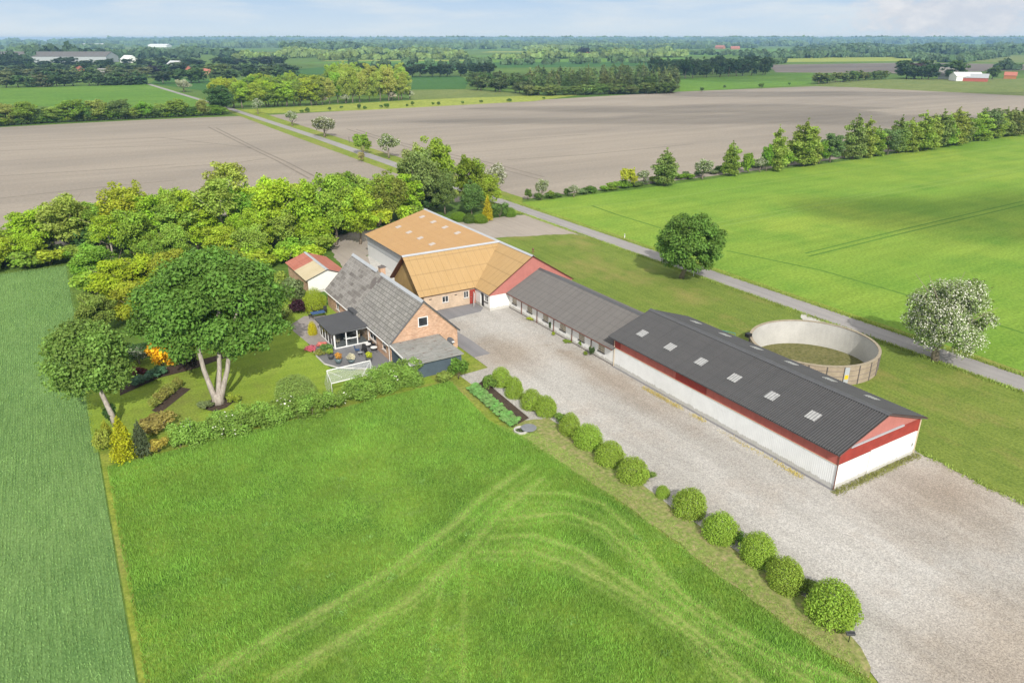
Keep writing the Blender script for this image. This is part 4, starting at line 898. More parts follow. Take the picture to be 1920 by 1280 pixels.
for z in (.5, 1.1, 1.75):
    MB().tube([TC+V(math.cos(2*math.pi*k/48)*(TR+.03), math.sin(2*math.pi*k/48)*(TR+.03), z) for k in range(49)], .022, 4, False).build('hoop', M['iron'], b)
MB().lathe(TC+V(0, 0, -.85), [(TR-.2, 0), (.001, .02)], 48).build('sludge', M['sludge'], b)
a = math.radians(128); q = TC+V(math.cos(a)*TR, math.sin(a)*TR, 0)
a2 = math.atan2(12.9-TC[1], 18.9-TC[0]); q2 = TC+V(math.cos(a2)*(TR+.1), math.sin(a2)*(TR+.1), 0); n2 = V(math.cos(a2), math.sin(a2), 0); t2 = V(-n2[1], n2[0], 0)
MB().obox(q2, t2, n2, Z_, (-.28, .28, 0, .05, .2, 2.25)).build('gauge_board', M['zinc'], b); MB().obox(q2, t2, n2, Z_, (-.22, .22, .055, .075, .85, 1.35)).build('warning_plate', M['yellow'], b)
qa, qb = V(15.4, 25.0, 0), V(14.2, 28.4, 0)
m = MB()
p0 = V(16.35, 24.4, 0); p1 = V(15.3, 28.3, 0)
m = MB().obox((15.2, 25.6, 0), V(-.35, .94, 0), V(.94, .35, 0), Z_, (0, 3.6, 0, .2, 0, 1.7)); m.build('access_ramp', M['reeds'], b)
m = MB(); m.tube([(15.1, 25.6, 1.7), (15.1, 25.6, 2.6), (13.9, 28.9, 2.5), (13.9, 28.9, 0)], .05, 6); m.tube([(15.1, 25.6, 2.15), (13.9, 28.9, 2.05)], .035, 6); m.build('railing', M['teal'], b)
MB().box(15.9, 16.5, 24.2, 24.8, 2.3, 2.75).build('pump', M['dark'], b)
# ---- football goal with netting
b = thing('football_goal', (-28.3, 41.5, 0), 'white framed football goal with netting standing behind the lilac hedge', 'goal')
gzp = 1.5; A_, B_, C_, D_ = V(-30.54, 43.32, gzp), V(-25.31, 43.47, gzp), V(-26.15, 39.96, gzp), V(-31.16, 39.83, gzp)
m = MB(); m.tube([A_, B_, C_, D_, A_], .055, 6)
for p in (A_, B_, C_, D_): m.tube([p, (p[0], p[1], 0)], .03, 6)
m.build('frame', M['white_frame'], b)
m = MB(); m.tube([A_, (A_+C_)/2*.55+D_*.45], .018, 5); m.tube([B_, (C_*.7+D_*.3)], .018, 5); m.build('brace', M['white_frame'], b)
m = MB(); m.poly([A_, B_, C_, D_])
for p, q in ((D_, A_), (B_, C_)):
    o_ = np.cross(q-p, Z_); o_ /= np.linalg.norm(o_); mid = (p+q)/2
    if o_@(mid-(A_+C_)/2) < 0: o_ = -o_
    m.poly([p, q, V(q[0], q[1], 0)+o_*.4, V(p[0], p[1], 0)+o_*.4])
m.build('net', M['net'], b)

# ------------------------------------------------------------------ garden
sheet('garden_lawn', [(-54.2, 40.), (-20, 37), (-20, 40), (-29, 46.5), (-29.4, 52), (-28.5, 62), (-38.8, 64), (-48, 62), (-54.2, 56)], .006, M['garden_lawn'])
sheet('garden_lawn', [(-28.9, 61.), (-22.2, 61), (-22.2, 75), (-30, 75), (-31, 64)], .009, M['garden_lawn'])
sheet('patio', [(-29.4, 61.), (-28.9, 54.8), (-22.18, 54.8), (-22.18, 64.), (-26.5, 66), (-29.2, 63.5)], .02, M['patio'])
pt = [(-27.9, 46.4)]+[(-28.9+.5*math.cos(a), 49.2+2.8*math.sin(a)) for a in np.linspace(-2.2, -4.2, 7)]
sheet('patio', [(-24, 43.6), (-22.18, 42), (-22.18, 55), (-29.05, 55), (-29.3, 51), (-29.2, 48.4), (-28.2, 46.6)], .03, M['patio_grey'])
MB_ = MB(); MB_.tube([(*p, .06) for p in ((-29.05, 54), (-29.35, 51), (-29.25, 48.4), (-28.2, 46.5), (-24, 43.5))], .1, 6); struct('patio_kerb', MB_, M['concrete'])
def soilbed(pts, z=.03): return sheet('flower_bed', pts, z, M['soil'])
def pxs(*p): return [tuple(at(*q)[:2]) for q in p]
soilbed(pxs((284, 770), (340, 726), (358, 729), (300, 775)), .035)
soilbed(pxs((225, 742), (300, 708), (360, 693), (425, 670), (425, 662), (360, 678), (300, 690), (225, 722)), .03)  # planted bed; its dark soil also stands in for shade under the trees
soilbed(pxs((385, 768), (395, 750), (430, 744), (440, 752), (425, 764), (402, 772)), .03)
soilbed([(-17.9, 33.6), (-15.2, 34.6), (-15.6, 24.4), (-18.2, 23.6)], .08)
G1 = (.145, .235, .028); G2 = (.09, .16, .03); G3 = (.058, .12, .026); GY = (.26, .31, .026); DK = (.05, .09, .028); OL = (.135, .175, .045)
# the large garden maple with three pale stems
rng = np.random.default_rng(11)
bt = at(410, 755); rt = thing('maple_tree', tuple(bt), 'largest garden tree, broad dark green maple with three pale stems on the lawn', 'tree')
c0 = V(-1.1, 5.2, 9.9); L = ell_lumps(rng, c0, (8.0, 7.2, 5.0), 150, .23, (.55, .85), inner=.45)+ell_lumps(rng, c0+V(1.4, -3.6, -2.6), (4.2, 2.8, 2.), 22, .4)+ell_lumps(rng, c0+V(-3, -3.6, -3.), (3.8, 2.8, 2.2), 18, .4)+ell_lumps(rng, c0+V(4, -3.4, -3.), (3.6, 2.6, 2.2), 16, .4)+ell_lumps(rng, c0+V(5.5, -1., -2.6), (3.2, 3., 2.4), 14, .42)+ell_lumps(rng, c0+V(-6, -.5, -2.4), (3, 3, 2.2), 14, .42)
rot = np.array([[RGT[0], FWD[0], 0], [RGT[1], FWD[1], 0], [0, 0, 1.]])
v, f, a = lumps_crown(rng, L, 72000, .37, .55, .42, .5); v = v@rot.T
link_mesh('crown', mesh_np('maple_crown', v, f, M['leaf'], a), rt).color = (.1, .19, .032, 1)
m = MB()
for dx, dy, dz in ((-2.1, 1.8, 7.5), (.5, 2.2, 9), (2.0, 1.6, 8)):
    P = [V(dx*.08, 0, -.1), V(dx*.25, .15, 1.2), V(dx*.62, dy*.4, 3.6), V(dx, dy, dz), V(dx*1.6, dy*1.6, dz+3)]
    m.tube([rot@p for p in P], [.36, .3, .24, .19, .1], 9)
m.tube([(0, 0, -.1), (0, 0, .5), (0, 0, 1.1)], [.75, .6, .5], 12)
me = m.mesh('maple_trunk'); me.materials.append(M['bark_pale']); me.shade_smooth(); link_mesh('trunk', me, rt)
# leaning tree at the field edge
bt = at(218, 800); rt = thing('leaning_tree', tuple(bt), 'leaning pale-stemmed tree overhanging the cereal field at the left garden corner', 'tree')
L = ell_lumps(rng, V(-2.6, 1.6, 6.5), (4.3, 3.8, 4.2), 80, .28, (.5, .8), inner=.5)+ell_lumps(rng, V(-1.2, 1.5, 7), (3., 2.6, 3.), 12, .4)
v, f, a = lumps_crown(rng, L, 26000, .34, .45, .5, .55); v = v@rot.T
link_mesh('crown', mesh_np('leaning_crown', v, f, M['leaf'], a), rt).color = (.135, .22, .045, 1)
m = MB(); m.tube([rot@p for p in (V(0, 0, -.1), V(-.3, .2, 1.3), V(-1.0, .6, 3.2), V(-1.6, 1, 5), V(-2.4, 1.6, 7.5), V(-3., 2, 9.5))], [.3, .26, .22, .19, .12, .04], 8)
for e in (V(-3.5, .3, 8), V(0, 1.5, 8), V(-4, 2.5, 8), V(-2, 3, 8.5)): m.tube([rot@V(-1.6, 1, 5), rot@((e+V(-1.6, 1, 5))/2+V(0, 0, .3)), rot@e], [.13, .09, .03], 6)
me = m.mesh('leaning_trunk'); me.materials.append(M['bark_pale']); me.shade_smooth(); link_mesh('trunk', me, rt)
# round maple by the road
bt = at(1280, 522); rt = thing('maple_tree', tuple(bt), 'single round-crowned dark green tree on the lawn beside the road', 'tree')
L = ell_lumps(rng, V(.7, 0, 6.0), (5.5, 5.2, 5.0), 120, .2, (.55, .8), inner=.62)
v, f, a = lumps_crown(rng, L, 30000, .36, .5, .5, .5); v = v@rot.T
link_mesh('crown', mesh_np('roadside_crown', v, f, M['leaf'], a), rt).color = (.1, .18, .032, 1)
me = limbs(rng, 10.5, .34, nb=9, top=.8, start=.2, spread=.4, lean=(.05, 0)).mesh('roadside_trunk'); me.materials.append(M['bark']); me.shade_smooth(); link_mesh('trunk', me, rt)
# white flowering tree
bt = at(1752, 675); rt = thing('whitebeam_tree', tuple(bt), 'dome shaped tree covered in white blossom beside the road at the right', 'tree')
L = ell_lumps(rng, V(.8, 0, 5.5), (4.7, 4.5, 4.7), 80, .27, inner=.45)
v, f, a = lumps_crown(rng, L, 20000, .32, .3, .5, .6); v = v@rot.T
link_mesh('crown', mesh_np('blossom_tree_crown', v, f, M['leaf'], a), rt).color = (.17, .225, .085, 1)
v, f, a = lumps_crown(rng, L, 19000, .15, .7, .2, .4); v = v@rot.T; link_mesh('blossom', mesh_np('blossom_tree_blossom', v, f, M['blossom'], a), rt)
me = limbs(rng, 10, .42, nb=9, top=.75, start=.12, spread=.45, lean=(.03, .02)).mesh('blossom_tree_trunk'); me.materials.append(M['bark']); me.shade_smooth(); link_mesh('trunk', me, rt)
# lilac hedge
hp = [V(-47.4, 37.4, 0), V(-40.5, 37.2, 0), V(-33.2, 36.6, 0), V(-26.5, 38.4, 0), V(-21.3, 38.4, 0)]
L = []
for k in range(170):
    t = rng.random()*(len(hp)-1); i = int(t); p = hp[i]+(hp[i+1]-hp[i])*(t-i); q = rng.uniform(.55, .95); hh = 1.75 if t < 3 else 2.2
    L.append((p[0]+rng.normal()*.15, p[1]+rng.uniform(-1.1, 1.1), rng.uniform(.35, hh), q, q, q*.9))
v, f, a = lumps_crown(rng, L, 60000, .19, .45, .4, .5); v[:, 2] = np.maximum(v[:, 2], .03)
hd = thing('hedge', (0, 0, 0), 'informal green lilac hedge dividing the garden from the meadow', 'hedge')
link_mesh('foliage', mesh_np('hedge_foliage', v, f, M['leaf'], a), hd).color = (.165, .265, .05, 1)
v, f, a = lumps_crown(rng, [L[i] for i in rng.choice(len(L), 26, replace=False)], 330, .22, .6, .08, .4); v[:, 2] = np.maximum(v[:, 2], .05); link_mesh('blossom', mesh_np('hedge_blossom', v, f, M['blossom'], a), hd)
m = MB()
for k in range(40):
    t = rng.random()*(len(hp)-1); i = int(t); p = hp[i]+(hp[i+1]-hp[i])*(t-i)+V(0, rng.uniform(-.6, .6), 0); m.tube([p, p+V(rng.normal()*.2, rng.normal()*.2, 1.3)], [.03, .01], 5)
me = m.mesh('stems'); me.materials.append(M['bark']); link_mesh('stems', me, hd)
# garden shrubs
YL = (.36, .31, .012); OR = (.55, .36, .012); LIME = (.27, .33, .035); PUR = (.045, .014, .025); BLUE = (.1, .19, .12); WHT = (.5, .5, .42)
def shrub(key, bx, by, ty, w, c, label, cat='shrub', group=None, **k): return plant_px(key, bx, by, ty, w, c, label, cat, group, crown='foliage', **k)
shrub('cone0', 238, 872, 785, 50, (.33, .31, .015), 'yellow-green upright conifer at the meadow corner of the garden', 'conifer')
shrub('cone1', 205, 836, 788, 30, (.24, .27, .03), 'small lime conifer beside the cereal field, left of the yellow conifer', 'conifer')
shrub('cone1', 271, 862, 790, 38, (.07, .1, .045), 'dark grey-green upright conifer beside the yellow conifer', 'conifer')
shrub('bush0', 300, 855, 822, 34, (.3, .25, .05), 'low bronze-yellow shrub at the left end of the lilac hedge', 'shrub')
shrub('bush1', 300, 822, 782, 70, (.2, .195, .05), 'olive-brown spreading shrub behind the bronze shrub', 'shrub')
shrub('bush2', 196, 850, 806, 32, (.25, .28, .05), 'pale lime shrub beside the bare field edge', 'shrub')
shrub('bush0', 210, 800, 760, 26, DK, 'dark shrub at the foot of the leaning tree', 'shrub')
shrub('bush1', 308, 700, 643, 62, OR, 'bright orange-yellow maple shrub in the garden bed', 'shrub', name='golden_shrub')
shrub('bush2', 250, 610, 560, 60, (.33, .3, .03), 'golden shrub between the leaning tree and the big maple', 'shrub')
shrub('bush0', 262, 690, 648, 60, DK, 'dark green rounded shrub left of the orange shrub', 'shrub')
shrub('haw0', 262, 682, 650, 36, (.07, .12, .04), 'white flowering shrub left of the orange shrub', 'shrub')
shrub('bush1', 352, 700, 660, 45, (.03, .022, .022), 'blackish red-leaved shrub right of the orange shrub', 'shrub')
shrub('bush2', 262, 715, 690, 34, (.11, .025, .035), 'dark red low plant behind the blue-green hostas', 'plant')
for i, (x, y) in enumerate(((255, 728), (272, 722), (289, 714), (302, 708))):
    shrub('bush%d' % (i % 3), x, y, y-20, 26, BLUE, '%s clump from the left in the row of blue-green hostas along the bed' % ORD[i], 'hosta', 'blue-green hostas edging the garden bed')
for i, (x, y, w) in enumerate(((292, 768, 26), (303, 757, 28), (314, 748, 28), (326, 739, 26), (336, 730, 22))):
    shrub('bush%d' % (i % 3), x, y, y-20, w, (.2, .21, .05), '%s low bush from the left in the oblong lawn bed' % ORD[i], 'shrub', 'low bushes in the oblong bed')
shrub('bush0', 388, 772, 754, 30, (.13, .18, .07), 'low pale-flowered plant at the foot of the big maple, left side', 'plant'); shrub('bush1', 440, 760, 738, 26, (.24, .26, .04), 'low yellow-green plant at the foot of the big maple, right side', 'plant')
shrub('clip', 556, 760, 707, 84, (.21, .3, .075), 'smooth clipped dome bush on the lawn beside the goal', 'bush', jit=0)
shrub('clip', 592, 588, 541, 44, (.27, .34, .03), 'lime green clipped round bush at the far corner of the house', 'bush', jit=0)
shrub('bush1', 551, 575, 522, 52, (.13, .18, .07), 'grey-green loose shrub left of the lime clipped bush', 'shrub'); shrub('bush2', 562, 590, 562, 40, PUR, 'purple-leaved shrub below the grey-green shrub', 'shrub'); shrub('bush0', 532, 562, 510, 44, (.19, .24, .04), 'yellow-green shrub beside the garage wall', 'shrub')
shrub('bush1', 530, 610, 580, 42, (.17, .2, .05), 'low green shrub at the garden path edge', 'shrub')
shrub('clip', 587, 630, 603, 19, (.45, .42, .012), 'small bright yellow bush beside the sunroom', 'bush', jit=0)
shrub('bush2', 585, 661, 648, 26, (.5, .14, .19), 'pink flowering plant at the patio edge', 'plant'); shrub('bush0', 603, 653, 641, 20, (.5, .18, .17), 'salmon pink flowering plant next to the sunroom corner', 'plant')
shrub('bush1', 614, 668, 645, 26, (.11, .19, .05), 'green grassy bush at the front corner of the sunroom', 'bush'); shrub('bush2', 600, 668, 655, 26, (.25, .27, .07), 'pale yellow-green low plant on the curved patio edge', 'plant')
shrub('bush0', 860, 718, 672, 42, (.105, .175, .03), 'round green bush at the gravel corner of the lean-to', 'bush'); shrub('bush1', 835, 722, 698, 40, (.18, .22, .05), 'low rough shrub between the lean-to and the round bush', 'shrub')
shrub('bush2', 729, 695, 680, 14, G2, 'small dark green plant at the house corner', 'plant'); shrub('bush1', 728, 703, 689, 22, (.4, .42, .03), 'small yellow flowering plant in front of the house corner', 'plant')
def pot(px, py, r, h, mt, c, label, key='bush0'):
    p = at(px, py); t = thing('plant_pot', (p[0], p[1], .03), label, 'plant pot'); me = MB().lathe((0, 0, 0), [(.0, 0), (r*.65, 0), (r, h*.7), (r*1.02, h), (r*.88, h), (r*.8, h*.85), (0, h*.85)], 16).mesh('pot'); me.materials.append(M[mt]); me.shade_smooth(); link_mesh('pot', me, t)
    cr, tr, bl, pw, ph = PROTO[key]; o = link_mesh('foliage', cr, t); o.location = (0, 0, h*.8); s = r*2.6/pw; o.scale = (s, s, s); o.color = (*c, 1); return t
pot(621, 673, .38, .6, 'dark_grey', (.2, .27, .04), 'dark pot with a round green plant on the curved patio edge'); pot(635, 681, .42, .6, 'glaze', (.42, .22, .05), 'blue-grey glazed pot with orange flowers on the patio', 'bush1')
pot(659, 680, .42, .45, 'glaze', (.5, .48, .4), 'low pot with creamy white flowers behind the goal', 'bush2'); pot(692, 677, .4, .45, 'dark_grey', (.33, .36, .03), 'pot with a lime green plant beside the goal corner', 'bush1')
p1 = at(690, 655); table(p1[0], p1[1], .42, .72, 'white_frame', 'small round white bistro table nearer the sunroom'); p2 = at(699, 662); table(p2[0]+.2, p2[1], .42, .72, 'white_frame', 'small round white table nearer the house wall')
for i, (x, y, r_, lb) in enumerate(((695, 650, 2.7, 'dark garden chair behind the white bistro table nearer the sunroom'), (705, 656, 2.2, 'dark garden chair against the house wall beside the white table'), (682, 661, -.6, 'dark garden chair in front of the white bistro tables'), (690, 668, .4, 'dark garden chair nearest the goal'))):
    p = at(x, y); chair(p[0], p[1], r_, lb, 'dark chairs on the small patio')
p = at(671, 662); chair(p[0], p[1], 1.2, 'blue folding chair on the small patio', None, 'blue', 'blue'); p = at(676, 667); table(p[0], p[1], .3, .45, 'metal', 'low grey table with ornaments between patio chairs')
p = at(597, 595); table(p[0], p[1], .5, .72, 'blue', 'blue topped dining table on the patio behind the sunroom', (.95, .55))
for i, (x, y, r_, lb) in enumerate(((583, 597, 1.3, 'dark chair at the left end of the blue dining table'), (590, 588, .3, 'dark chair at the far left side of the blue dining table'), (600, 586, .1, 'dark chair at the far side of the blue dining table'), (610, 588, -.4, 'dark chair at the right end of the blue dining table'))):
    p = at(x, y); chair(p[0], p[1], r_, lb, 'dark chairs round the blue table')
# vegetable rows
k_ = 0
for row in range(3):
    for j in range(13):
        t = j/12; x = -17.75+.5*row-.35*t+.55*(1-t)*0; y = 33.2-9.2*t+.2*row
        k_ += 1; s = rnd.uniform(.75, 1.05); plant('bush%d' % (k_ % 3), (x+rnd.uniform(-.05, .05), y, .08), .45*s, 1.0*s, (.17, .32, .1), 'leafy green potato plant in the rows of the dark vegetable bed', 'vegetable', 'potato plants in the vegetable bed', name='potato_plant', crown='foliage')
# well ring with its lid
b = thing('well', (-17.75, 22.55, 0), 'open concrete well ring with a grey lid pushed aside at the meadow edge', 'well')
m = MB(); m.lathe((-17.75, 22.55, 0), [(.72, 0), (.72, .25), (.58, .25), (.58, .06)], 28); m.f = m.f[:-1]; m.build('ring', M['concrete'], b); MB().lathe((-17.75, 22.55, .075), [(.575, 0), (.001, .001)], 24).build('shaft', M['dark'], b)
m = MB().lathe((-16.95, 22.35, .26), [(0, 0), (.78, 0), (.78, .07), (.7, .1), (0, .11)], 30).build('lid', M['lid'], b)
# clipped round shrubs along the drive
DS = [(940, 735, 688, 46), (964, 757, 706, 44), (997, 777, 727, 44), (1024, 792, 746, 50), (1070, 827, 773, 46), (1102, 853, 799, 64), (1142, 887, 828, 64), (1186, 920, 855, 66), (1241, 943, 911, 32), (1291, 985, 920, 70), (1346, 1033, 963, 72), (1417, 1076, 1004, 74), (1465, 1124, 1045, 76), (1552, 1190, 1098, 96)]
for i, (x, y, ty, w) in enumerate(DS):
    lb = '%s from the house in the row of clipped green shrubs along the gravel drive' % ORD[i]
    if i == 8: lb = 'small young shrub in the gap of the row of clipped shrubs along the drive'
    if i == 13: lb = 'largest clipped shrub of the drive row, nearest the camera, behind the spot lamp'
    plant_px('dome%d' % (i*2 % 5), x, y-6, ty, w, (.2, .285, .04), lb, 'shrub', 'clipped shrubs along the gravel drive', name='clipped_shrub', crown='foliage', jit=.03); ds = COL.objects[-1]; ds = ds.parent or ds; ds.scale.x *= rnd.uniform(.86, 1.1); ds.scale.z *= rnd.uniform(.9, 1.1); ds.rotation_euler.x = rnd.uniform(-.08, .08); ds.rotation_euler.y = rnd.uniform(-.08, .08)
for i, (x, y, w, h) in enumerate(((1210, 905, 36, 22), (1385, 1025, 28, 24), (1512, 1118, 36, 30), (1590, 1160, 40, 34), (1050, 797, 30, 20), (918, 735, 30, 30))):
    shrub('bush%d' % (i % 3), x, y, y-h, w, (.12, .19, .035), '%s low sprout tuft, counted from the house, between the clipped shrubs' % ORD[[3, 4, 5, 6, 2, 1][i]-1] if 0 else ['low tuft behind the eighth clipped shrub', 'low tuft behind the eleventh clipped shrub', 'dark low tuft between the last two clipped shrubs', 'low tuft behind the largest clipped shrub', 'low tuft behind the fourth clipped shrub', 'low tuft left of the first clipped shrub'][i], 'shrub', None)
p = at(1584, 1176); b = thing('spot_lamp', (p[0]-.95, p[1]-.95, 0), 'small dark garden spotlight in front of the largest clipped shrub', 'lamp')
q = V(p[0]-.95, p[1]-.95, 0); MB().tube([q, q+V(0, 0, .75)], .03, 6).build('post', M['dark'], b); MB().obox(q+V(0, 0, .72), V(.85, -.52, 0), V(.5, .82, .25)/.993, V(-.13, -.21, .97), (-.28, .28, -.12, .12, 0, .16)).build('head', M['dark_grey'], b); MB().obox(q+V(0, 0, .72), V(.85, -.52, 0), V(.5, .82, .25)/.993, V(-.13, -.21, .97), (-.24, .24, -.09, .09, .161, .175)).build('lens', M['pane'], b)
# weeds along the walls
for i, (x, y, w, h, c, lb) in enumerate(((1013, 605, 12, 12, G2, 'small dark green weed clump between the third and fourth stable windows'), (1032, 620, 8, 18, DK, 'upright dark plant against the stable wall'), (1037, 630, 8, 8, GY, 'tiny yellow-green weed beside the upright plant at the stable wall'), (1088, 652, 10, 14, G1, 'green weed below the fifth stable window'), (1109, 668, 12, 18, DK, 'tall dark weed below the last stable window'), (1097, 667, 10, 8, G1, 'low weed left of the tall dark weed'), (1065, 645, 22, 6, G1, 'flat weeds at the foot of the stable wall'), (998, 602, 26, 8, GY, 'yellow weeds at the foot of the stable wall'))):
    shrub('bush%d' % (i % 3), x, y, y-h, w, c, lb, 'weed', 'weeds along the stable wall')
def s_weed(rng, n):
    y = rng.uniform(1, 29, n); cl = vnoise(np.stack([y, y*0], 1), 1.7, 21); keep = (rng.random(n) < (cl-.25)*1.6) & (y < 24); y = y[keep]
    return np.stack([-.7-.25*vnoise(np.stack([y, y*0+3], 1), 3., 22)+rng.normal(size=len(y))*.2, y], 1)
o = blades('wall_weeds', 6000, s_weed, (.05, .16), (.02, .05), (.36, .3, .12), 8); tag(o, 'dry yellow weeds in a strip along the white barn wall', 'weeds')
sheet('foundation_strip', [(-.32, -.3), (0, -.3), (0, 30.3), (-.32, 30.3)], .024, M['paving'])
def s_rub(rng, n):
    x = rng.uniform(-.6, 11.8, n); return np.stack([x, -.45+rng.normal(size=n)*.22], 1)
o = blades('gable_weeds', 2500, s_rub, (.05, .16), (.03, .06), (.2, .21, .07), 9); tag(o, 'scattered green weeds at the foot of the barn gable', 'weeds')
MB_ = MB().box(-11.2, -10.2, 52.6, 53.3, .02, .045); tag(MB_.build('drain_cover', M['iron']), 'dark iron drain grate in the gravel in front of the tan brick wall', 'drain')
# road furniture
b = thing('marker_post', tuple(at(1171, 446)), 'short white roadside marker post at the far side of the road', 'post'); p = at(1171, 446); MB().box(p[0]-.06, p[0]+.06, p[1]-.06, p[1]+.06, 0, .8).build('post', M['white_frame'], b); MB().box(p[0]-.063, p[0]+.063, p[1]-.063, p[1]+.063, .62, .72).build('reflector', M['dark'], b)
p = at(1300, 518); tag(MB().tube([p, p+V(0, 0, 1.9)], .05, 6).build('pole', M['white_frame']), 'thin white pole on the verge under the round roadside tree', 'pole')
p = at(655, 268); tag(MB().tube([p, p+V(0, 0, 2.2)], .1, 6).build('pole', M['iron']), 'dark short post in the verge of the far road', 'pole')
# ------------------------------------------------------------------ roadside trees and field hedges
HW = (.15, .19, .075)
for a in (('haw0', 609, 257, 217, 42, HW, 'low white flowering hawthorn with a forked trunk beside the far road, second from the wood'), ('haw1', 548, 236, 207, 24, HW, 'small white hawthorn beside the far road, nearest the wood'),
          ('bush0', 681, 292, 252, 34, G1, 'dense green round tree beside the road'), ('bush1', 678, 304, 285, 15, (.24, .22, .09), 'small pale sapling on the near verge of the far road'),
          ('haw2', 730, 297, 249, 44, (.16, .21, .06), 'pale green hawthorn leaning over the verge, nearest the farm'), ('haw1', 484, 214, 184, 20, HW, 'pale flowering shrub at the corner of the bright green wood'),
          ('haw0', 345, 173, 148, 26, (.22, .24, .13), 'white hawthorn beside the distant bend of the road')):
    plant_px(*a, 'tree', 'trees beside the farm road', name='roadside_tree')
PN = (.155, .215, .06); PG = (.2, .275, .05); GG = (.13, .18, .075); BR = (.17, .15, .08)
RH = [('broad0', 1535, 307, 262, 38, G1, 'tree'), ('pine1', 1640, 292, 238, 36, PG, 'pine'), ('broad3', 1663, 290, 240, 40, GG, 'tree'), ('pine1', 1740, 280, 214, 40, PG, 'pine'), ('pine2', 1770, 275, 212, 40, PG, 'pine'), ('pine0', 1802, 269, 212, 40, PN, 'pine'), ('pine1', 1835, 263, 208, 42, PG, 'pine'), ('pine0', 1862, 259, 206, 40, PG, 'pine'), ('pine1', 1893, 254, 204, 40, PN, 'pine'), ('broad1', 1437, 321, 270, 30, G1, 'tree'), ('pine2', 1520, 309, 240, 36, PG, 'pine'),('bush0', 990, 377, 355, 16, G2, 'shrub'), ('haw0', 1015, 374, 334, 26, HW, 'hawthorn'), ('bush1', 1033, 373, 358, 16, G1, 'shrub'), ('haw1', 1076, 370, 346, 22, HW, 'hawthorn'), ('bush2', 1145, 358, 348, 26, G1, 'shrub'),
      ('bush0', 1178, 355, 317, 34, GY, 'bush'), ('haw2', 1206, 346, 318, 26, HW, 'hawthorn'), ('pine0', 1246, 348, 279, 54, PN, 'pine'), ('bush1', 1290, 338, 326, 26, G1, 'shrub'), ('haw0', 1317, 336, 297, 34, HW, 'hawthorn'),
      ('pine1', 1369, 329, 265, 38, PG, 'pine'), ('bush2', 1402, 326, 288, 26, G1, 'bush'), ('haw1', 1424, 322, 294, 24, HW, 'hawthorn'), ('pine2', 1452, 320, 236, 48, PG, 'pine'), ('bush0', 1477, 316, 285, 34, G1, 'bush'),
      ('pine0', 1503, 311, 223, 64, PG, 'pine'), ('broad1', 1555, 304, 248, 50, GG, 'tree'), ('pine1', 1597, 298, 215, 46, PN, 'pine'), ('pine2', 1620, 295, 220, 40, PG, 'pine'), ('open0', 1648, 290, 244, 38, BR, 'tree'), ('pine0', 1680, 287, 217, 40, PN, 'pine'), ('pine1', 1700, 285, 222, 40, PG, 'pine'),
      ('pine2', 1724, 283, 209, 50, PG, 'pine'), ('pine0', 1758, 276, 206, 46, PN, 'pine'), ('pine1', 1785, 272, 202, 48, PG, 'pine'), ('broad2', 1818, 265, 221, 42, G1, 'tree'), ('open1', 1850, 260, 202, 40, GG, 'tree'), ('pine2', 1878, 256, 203, 36, PN, 'pine'), ('pine0', 1910, 251, 202, 44, PN, 'pine'), ('broad0', 1945, 247, 198, 50, GG, 'tree')]
KIND = {'shrub': 'low green shrub', 'bush': 'round yellow-green bush', 'hawthorn': 'white flowering hawthorn', 'pine': 'olive green pine', 'tree': 'loose grey-green leafy tree'}
cnt = {}
for key, x, y, ty, w, c, kd in sorted(RH, key=lambda q: q[1]):
    cnt[kd] = cnt.get(kd, 0)+1
    if kd == 'pine': w *= 1.02; ty -= 3
    plant_px(key, x, y, ty, w, c, '%s %s from the road along the edge of the bright green field' % (ORD[cnt[kd]-1], KIND[kd]), 'shrub' if kd in ('shrub', 'bush') else 'tree', 'field hedge of pines and hawthorns', name={'pine': 'pine_tree', 'hawthorn': 'hawthorn_tree', 'tree': 'leafy_tree'}.get(kd, kd))
nn = 0
for k in range(46):
    t = (k+.5)/46; x = 1000+920*t; y = 378-131*t+2.2*math.sin(t*9)-3*math.sin(math.pi*t); h = rnd.uniform(8, 18)*(1-.3*t); w = rnd.uniform(18, 34)
    plant_px('bush%d' % (k % 3), x+rnd.uniform(-6, 6), y, y-h, w, rnd.choice([G1, G2, GG]), 'low green undergrowth bush at the foot of the field hedge of pines', 'bush', 'undergrowth of the field hedge', name='hedge_bush')
LH = [(-14, 236, 196, 40), (15, 234, 197, 38), (50, 233, 193, 40), (78, 231, 205, 30), (103, 230, 202, 36), (143, 228, 189, 46), (168, 227, 203, 26), (185, 226, 190, 34), (205, 225, 203, 26), (228, 224, 189, 38), (252, 223, 204, 28), (273, 222, 194, 30), (292, 221, 204, 28), (306, 220, 197, 34), (336, 219, 189, 42), (360, 218, 203, 26), (381, 217, 188, 22), (405, 216, 200, 28)]
for i, (x, y, ty, w) in enumerate(LH):
    plant_px(['broad0', 'broad2', 'broad1', 'broad3'][i % 4], x, y, ty-4, w*1.1, [(.11, .19, .045), (.21, .27, .06), (.16, .26, .035)][i % 3], ('%s tree from the left in the field hedge between tilled field and green field' % ORD[i-1]) if i else 'tree at the very left end of the field hedge by the tilled field', 'tree', 'trees in the left field hedge', name='hedge_tree')
for k in range(34):
    x = -12+13*k; y = 238-22*(x/430)**.8 if x > 0 else 238
    plant_px('bush%d' % (k % 3), x, y, y-rnd.uniform(10, 17), rnd.uniform(24, 34), rnd.choice([G2, (.13, .18, .045), G1]), 'low green bush at the foot of the left field hedge', 'bush', 'undergrowth of the left field hedge', name='hedge_bush')
plant_px('broad1', 417, 214, 158, 56, (.055, .11, .032), 'large dark green round tree at the road gap of the left field hedge', 'tree', name='hedge_tree')
